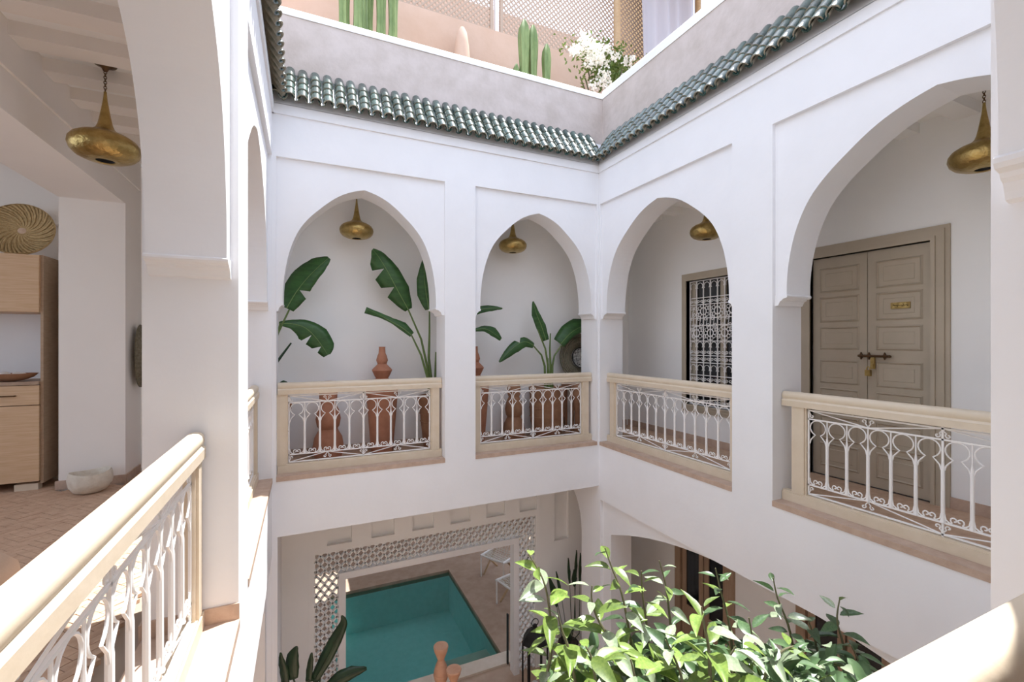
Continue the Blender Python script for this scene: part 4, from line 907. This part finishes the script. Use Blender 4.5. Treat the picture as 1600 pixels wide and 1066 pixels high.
# white bougainvillea
t = thing('flowering_shrub', 'white flowering bougainvillea spilling at the corner of the roof terrace', 'shrub', (4.35, 5.9, zT))
q = MB(); 
for i in range(9):
    a = 2*pi*i/9; q.tube([(0, 0, 0), (.1*cos(a), .1*sin(a), .7), (.45*cos(a), .3*sin(a), 1.2+.5*random.random())], .012, 5)
q.build('branches', twig, t, 60)
lf = MB(); fl = MB()
def inb(z): return (4.35, 5.9)
for i in range(1500):
    u = random.gauss(955, 26); v = 78+ (u-900)*.33+random.gauss(8, 16)
    if random.random() < .25: u = random.gauss(945, 12); v = random.gauss(122, 9)
    p = at(u, v, 5.72+random.uniform(-.2, .35))-Vector((4.35, 5.9, zT))
    if p.z < .2: continue
    d = Vector((random.gauss(0, 1), random.gauss(0, 1), random.gauss(0, .7))).normalized(); e = d.cross(Vector((random.random(), random.random(), 1))).normalized()
    lf.add([p-d*.04, p+e*.016, p+d*.04, p-e*.016], [(0, 1, 2, 3)])
tag(lf.build('foliage', citl, t), kind='stuff')
cl = []
for (u, v, r, nn) in [(915, 66, 13, 70), (930, 82, 15, 90), (905, 80, 9, 40), (948, 78, 9, 45), (940, 96, 12, 60), (960, 88, 8, 30), (922, 96, 9, 40), (945, 120, 11, 60), (935, 131, 9, 40), (950, 137, 8, 30), (978, 98, 7, 20), (988, 92, 6, 15), (925, 135, 6, 20), (972, 118, 5, 12), (895, 78, 6, 18)]:
    for i in range(nn):
        uu = u+random.gauss(0, r*.5); vv = v+random.gauss(0, r*.5)
        p = at(uu, vv, 5.55+random.uniform(-.12, .12))-Vector((4.35, 5.9, zT))
        for k in range(3):
            d = Vector((random.gauss(0, 1), random.gauss(0, 1), random.gauss(0, 1))).normalized(); e = d.cross(Vector((.3, random.random(), 1))).normalized()
            fl.add([p, p+d*.022+e*.014, p+d*.040, p+d*.022-e*.014], [(0, 1, 2, 3)])
tag(fl.build('blossom', flw, t), kind='stuff')
# canvas curtain and thatched shade roof
t = thing('canvas_curtain', 'white canvas curtain hanging under the thatched shade roof, top of frame', 'curtain', (0, 0, 0))
q = MB(); vs = []; fs = []; nu, nv = 36, 10; yc = 6.25
for j in range(nv+1):
    f = j/nv; zz = 4.6+3.55*f
    for i in range(nu+1):
        g = i/nu; x = 5.46-.10*f**2+(1.06+.16*f)*g; y = yc+.05*sin(g*26)*(1-.3*f)+.03*sin(g*9+f*2)
        vs.append((x, y, zz))
for j in range(nv):
    for i in range(nu): a = j*(nu+1)+i; fs.append((a, a+1, a+nu+2, a+nu+1))
q.add(vs, fs); o = q.build('canvas', curtm, t, 80); md = o.modifiers.new('thickness', 'SOLIDIFY'); md.thickness = .006
t = thing('shade_pergola', 'rustic wooden pergola with a thatched straw roof on the terrace', 'pergola', (4.9, 5.0, zT))
for (x, y) in ((.0, 1.35), (1.9, 1.35), (1.9, -1.2)):
    q = MB(); q.tube([(x, y, 0), (x+.01, y, 2.2), (x, y, 4.1)], .06, 8); q.build('pole', wood, t, 60)
for y in (-1.3, .0, 1.35): q = MB(); q.tube([(-.1, y, 4.15), (2.1, y, 4.15)], .045, 8); q.build('crossbeam', wood, t, 60)
q = MB(); q.tube([(-.35, 1.5, 3.55), (.25, 1.3, 4.25)], .035, 8); q.build('brace', wood, t, 60)
q = MB(); q.box((0.0, -1.5, 4.22), (2.3, 1.6, 4.34))
for i in range(500):
    y = random.uniform(-1.5, 1.6); z = 4.22+random.uniform(-.03, .1); q.tube([(.05, y, z), (-.12-random.random()*.1, y+random.uniform(-.05, .05), z-.08-random.random()*.1)], .006, 3)
tag(q.build('thatch', straw, t), kind='stuff')
mb = MB(); mb.box((7.3, 9.4, 3.95), (9.5, 9.6, 12)); S('wall_neighbour_tall', mb, straw)

# ------------------------------------------------------------------ citrus tree in the courtyard
def citrus_leaf(Ln, Wd, curl, fold):
    q = MB(); vs = []; fs = []; n = 9
    for i in range(n+1):
        f = i/n; wv = Wd*(sin(pi*f**.78)**.95)
        if i in (0, n): wv = .0012
        y = Ln*f; z = -curl*Ln*f*f
        wav = .006*sin(i*2.3)
        vs += [(-wv, y, z+fold*wv+wav), (-wv*.5, y, z+fold*wv*.35), (0, y, z), (wv*.5, y, z+fold*wv*.35), (wv, y, z+fold*wv-wav)]
    for i in range(n):
        for j in range(4): a = i*5+j; fs.append((a, a+1, a+6, a+5))
    q.add(vs, fs); return q
LV = []
for m in (citl, citd, cits):
    for (c_, f_) in ((.25, .35), (.45, .2), (.1, .5), (.35, .7)):
        me = citrus_leaf(1.0, .205, c_, f_); me.v = [p for p in me.v]; LV.append((m, me.mesh('leaf', m, 80)))
for m, me in LV: pass
TB = Vector((1.72, 2.05, GZ))
TR = thing('citrus_tree', 'young citrus tree with glossy leaves rising from the courtyard floor', 'tree', tuple(TB))
CR = Vector((1.75, 1.85, -.95))
q = MB(); q.tube([(0, 0, .3), (.03, -.02, .9), (-.02, .03, 1.5), (.02, -.05, 2.0)], .05, 10, rs=[.06, .05, .045, .035]); TK = q.build('trunk', bark, TR, 60)
plt = lathe_thing('clay_tree_planter', 'big clay planter of the citrus tree on the courtyard floor', 'planter', (TB.x, TB.y, GZ+.001), [(0, 0), (.25, 0), (.30, .05), (.36, .45), (.37, .5), (.33, .5), (.31, .44), (0, .44)], terra, 'planter_body', soil_z=(.31, .445))
absorb(TR, plt)
# shoots: (list of (u,v), forward distance, young?)
SH = [([(845, 1100), (862, 1010), (858, 950), (848, 905), (826, 866)], 1.85, 1, 1.0),
      ([(905, 1100), (890, 1020), (878, 985), (872, 960)], 1.8, 1, 1.0),
      ([(1010, 1100), (975, 1030), (938, 975), (925, 940), (925, 915)], 1.95, 1, 1.0),
      ([(1000, 1100), (985, 1000), (972, 930), (955, 885), (945, 856)], 2.05, .7, .9),
      ([(1020, 1090), (1012, 990), (1004, 930), (1002, 892)], 2.1, .8, 1.0),
      ([(1060, 1100), (1048, 980), (1040, 915), (1030, 876)], 2.25, .15, .9),
      ([(1110, 1100), (1108, 1020), (1100, 975), (1096, 948)], 1.75, 1, 1.2),
      ([(1150, 1090), (1140, 980), (1125, 920), (1118, 888)], 2.3, .25, .95),
      ([(1250, 1090), (1235, 990), (1215, 935), (1208, 903)], 2.35, .0, .9),
      ([(1335, 1100), (1318, 1010), (1308, 970), (1312, 936)], 2.3, .1, .95),
      ([(1180, 1100), (1200, 1045), (1222, 1018), (1240, 1010)], 1.9, 1, .8),
      ([(1290, 1100), (1280, 1030), (1270, 990), (1262, 968)], 2.35, 0, 1.0),
      ([(1190, 1110), (1180, 1040), (1176, 1000), (1170, 965)], 2.2, .2, 1.0),
      ([(1070, 1120), (1065, 1060), (1050, 1020), (1040, 1000)], 1.85, .6, 1.1),
      ([(940, 1120), (930, 1060), (925, 1030), (915, 1010)], 1.75, .8, 1.15),
      ([(1150, 1120), (1145, 1060), (1140, 1030), (1150, 1010)], 1.8, .8, 1.15),
      ([(1000, 1130), (995, 1080), (990, 1050), (985, 1030)], 1.7, .7, 1.15),
      ([(1340, 1120), (1345, 1060), (1340, 1030), (1330, 1010)], 2.2, 0, 1.0)]
leaves = []
def add_leaf(p, dirv, L, young):
    young = random.random() < young
    i = random.randrange(4)+(0 if young else 4)
    if random.random() < .24: i = random.randrange(4)+8
    up = Vector((random.gauss(0, .35), random.gauss(0, .35), 1))
    y = dirv.normalized(); x = y.cross(up).normalized(); z = x.cross(y)
    R_ = Matrix((x, y, z)).transposed()
    leaves.append((p, R_, L, i))
for pts, d, yg, sz in SH:
    W_ = [atd(u, v, d) for u, v in pts]
    sm = []
    for i in range(len(W_)-1):
        for j in range(5): 
            p0 = W_[max(i-1, 0)]; p1 = W_[i]; p2 = W_[i+1]; p3 = W_[min(i+2, len(W_)-1)]; t_ = j/5
            sm.append(.5*((2*p1)+(-p0+p2)*t_+(2*p0-5*p1+4*p2-p3)*t_*t_+(-p0+3*p1-3*p2+p3)*t_**3))
    sm.append(W_[-1])
    rt = CR+Vector((random.uniform(-.05, .05), random.uniform(-.05, .05), -.45))
    br = [rt, rt.lerp(sm[0], .5)+Vector((0, 0, .05))]+sm
    q = MB(); q.tube([p-TB for p in br], .005, 6, rs=[.011]*2+[.008-.0055*i/len(sm) for i in range(len(sm))]); q.build('branch', twig, TR, 60)
    Ltot = sum((sm[i+1]-sm[i]).length for i in range(len(sm)-1)); step = .027; acc = 0; ph = random.uniform(0, 6)
    for i in range(len(sm)-1):
        acc += (sm[i+1]-sm[i]).length
        while acc > step:
            acc -= step; ph += 2.4
            f = i/len(sm); tg = (sm[i+1]-sm[i]).normalized()
            o_ = Vector((cos(ph), sin(ph), 0)); dv = (o_+tg*(.35+.35*f)+Vector((0, 0, -.25+random.uniform(-.3, .3)))).normalized()
            L = sz*(.135-.075*f**3)*random.uniform(.75, 1.15)
            add_leaf(sm[i]+dv*.012, dv, L, yg)
big = len(leaves)
for k in range(1500):
    a = random.uniform(0, 2*pi); r = sqrt(random.random()); u = random.uniform(860, 1345); v = random.uniform(1000, 1180)
    v = max(v, 985+abs(u-1100)*.10+random.uniform(0, 60)) 
    d = random.uniform(1.85, 2.7); p = atd(u, v, d)
    dv = Vector((random.gauss(0, 1), random.gauss(0, 1), random.gauss(-.25, .5)))
    add_leaf(p, dv, random.uniform(.08, .13), .35 if u < 1180 else .05)  # fewer bright young leaves past the shade line: shade partly put into colour
from collections import Counter
order = leaves[:300]; rest_ = leaves[300:]
for p, R_, L, i in order:
    o = put('leaf', LV[i][1], TR, p-TB); o.rotation_euler = R_.to_euler(); o.scale = (L, L, L)
for mi, nm in ((0, 'young_foliage'), (4, 'mature_foliage'), (8, 'sheen_foliage')):
    q = MB()
    for p, R_, L, i in rest_:
        if i//4 != mi//4: continue
        me = LV[i][1]; q.add([p-TB+R_ @ (v_.co*L) for v_ in me.vertices], [tuple(pl.vertices) for pl in me.polygons])
    tag(q.build(nm, LV[mi][0], TR, 80), kind='stuff')
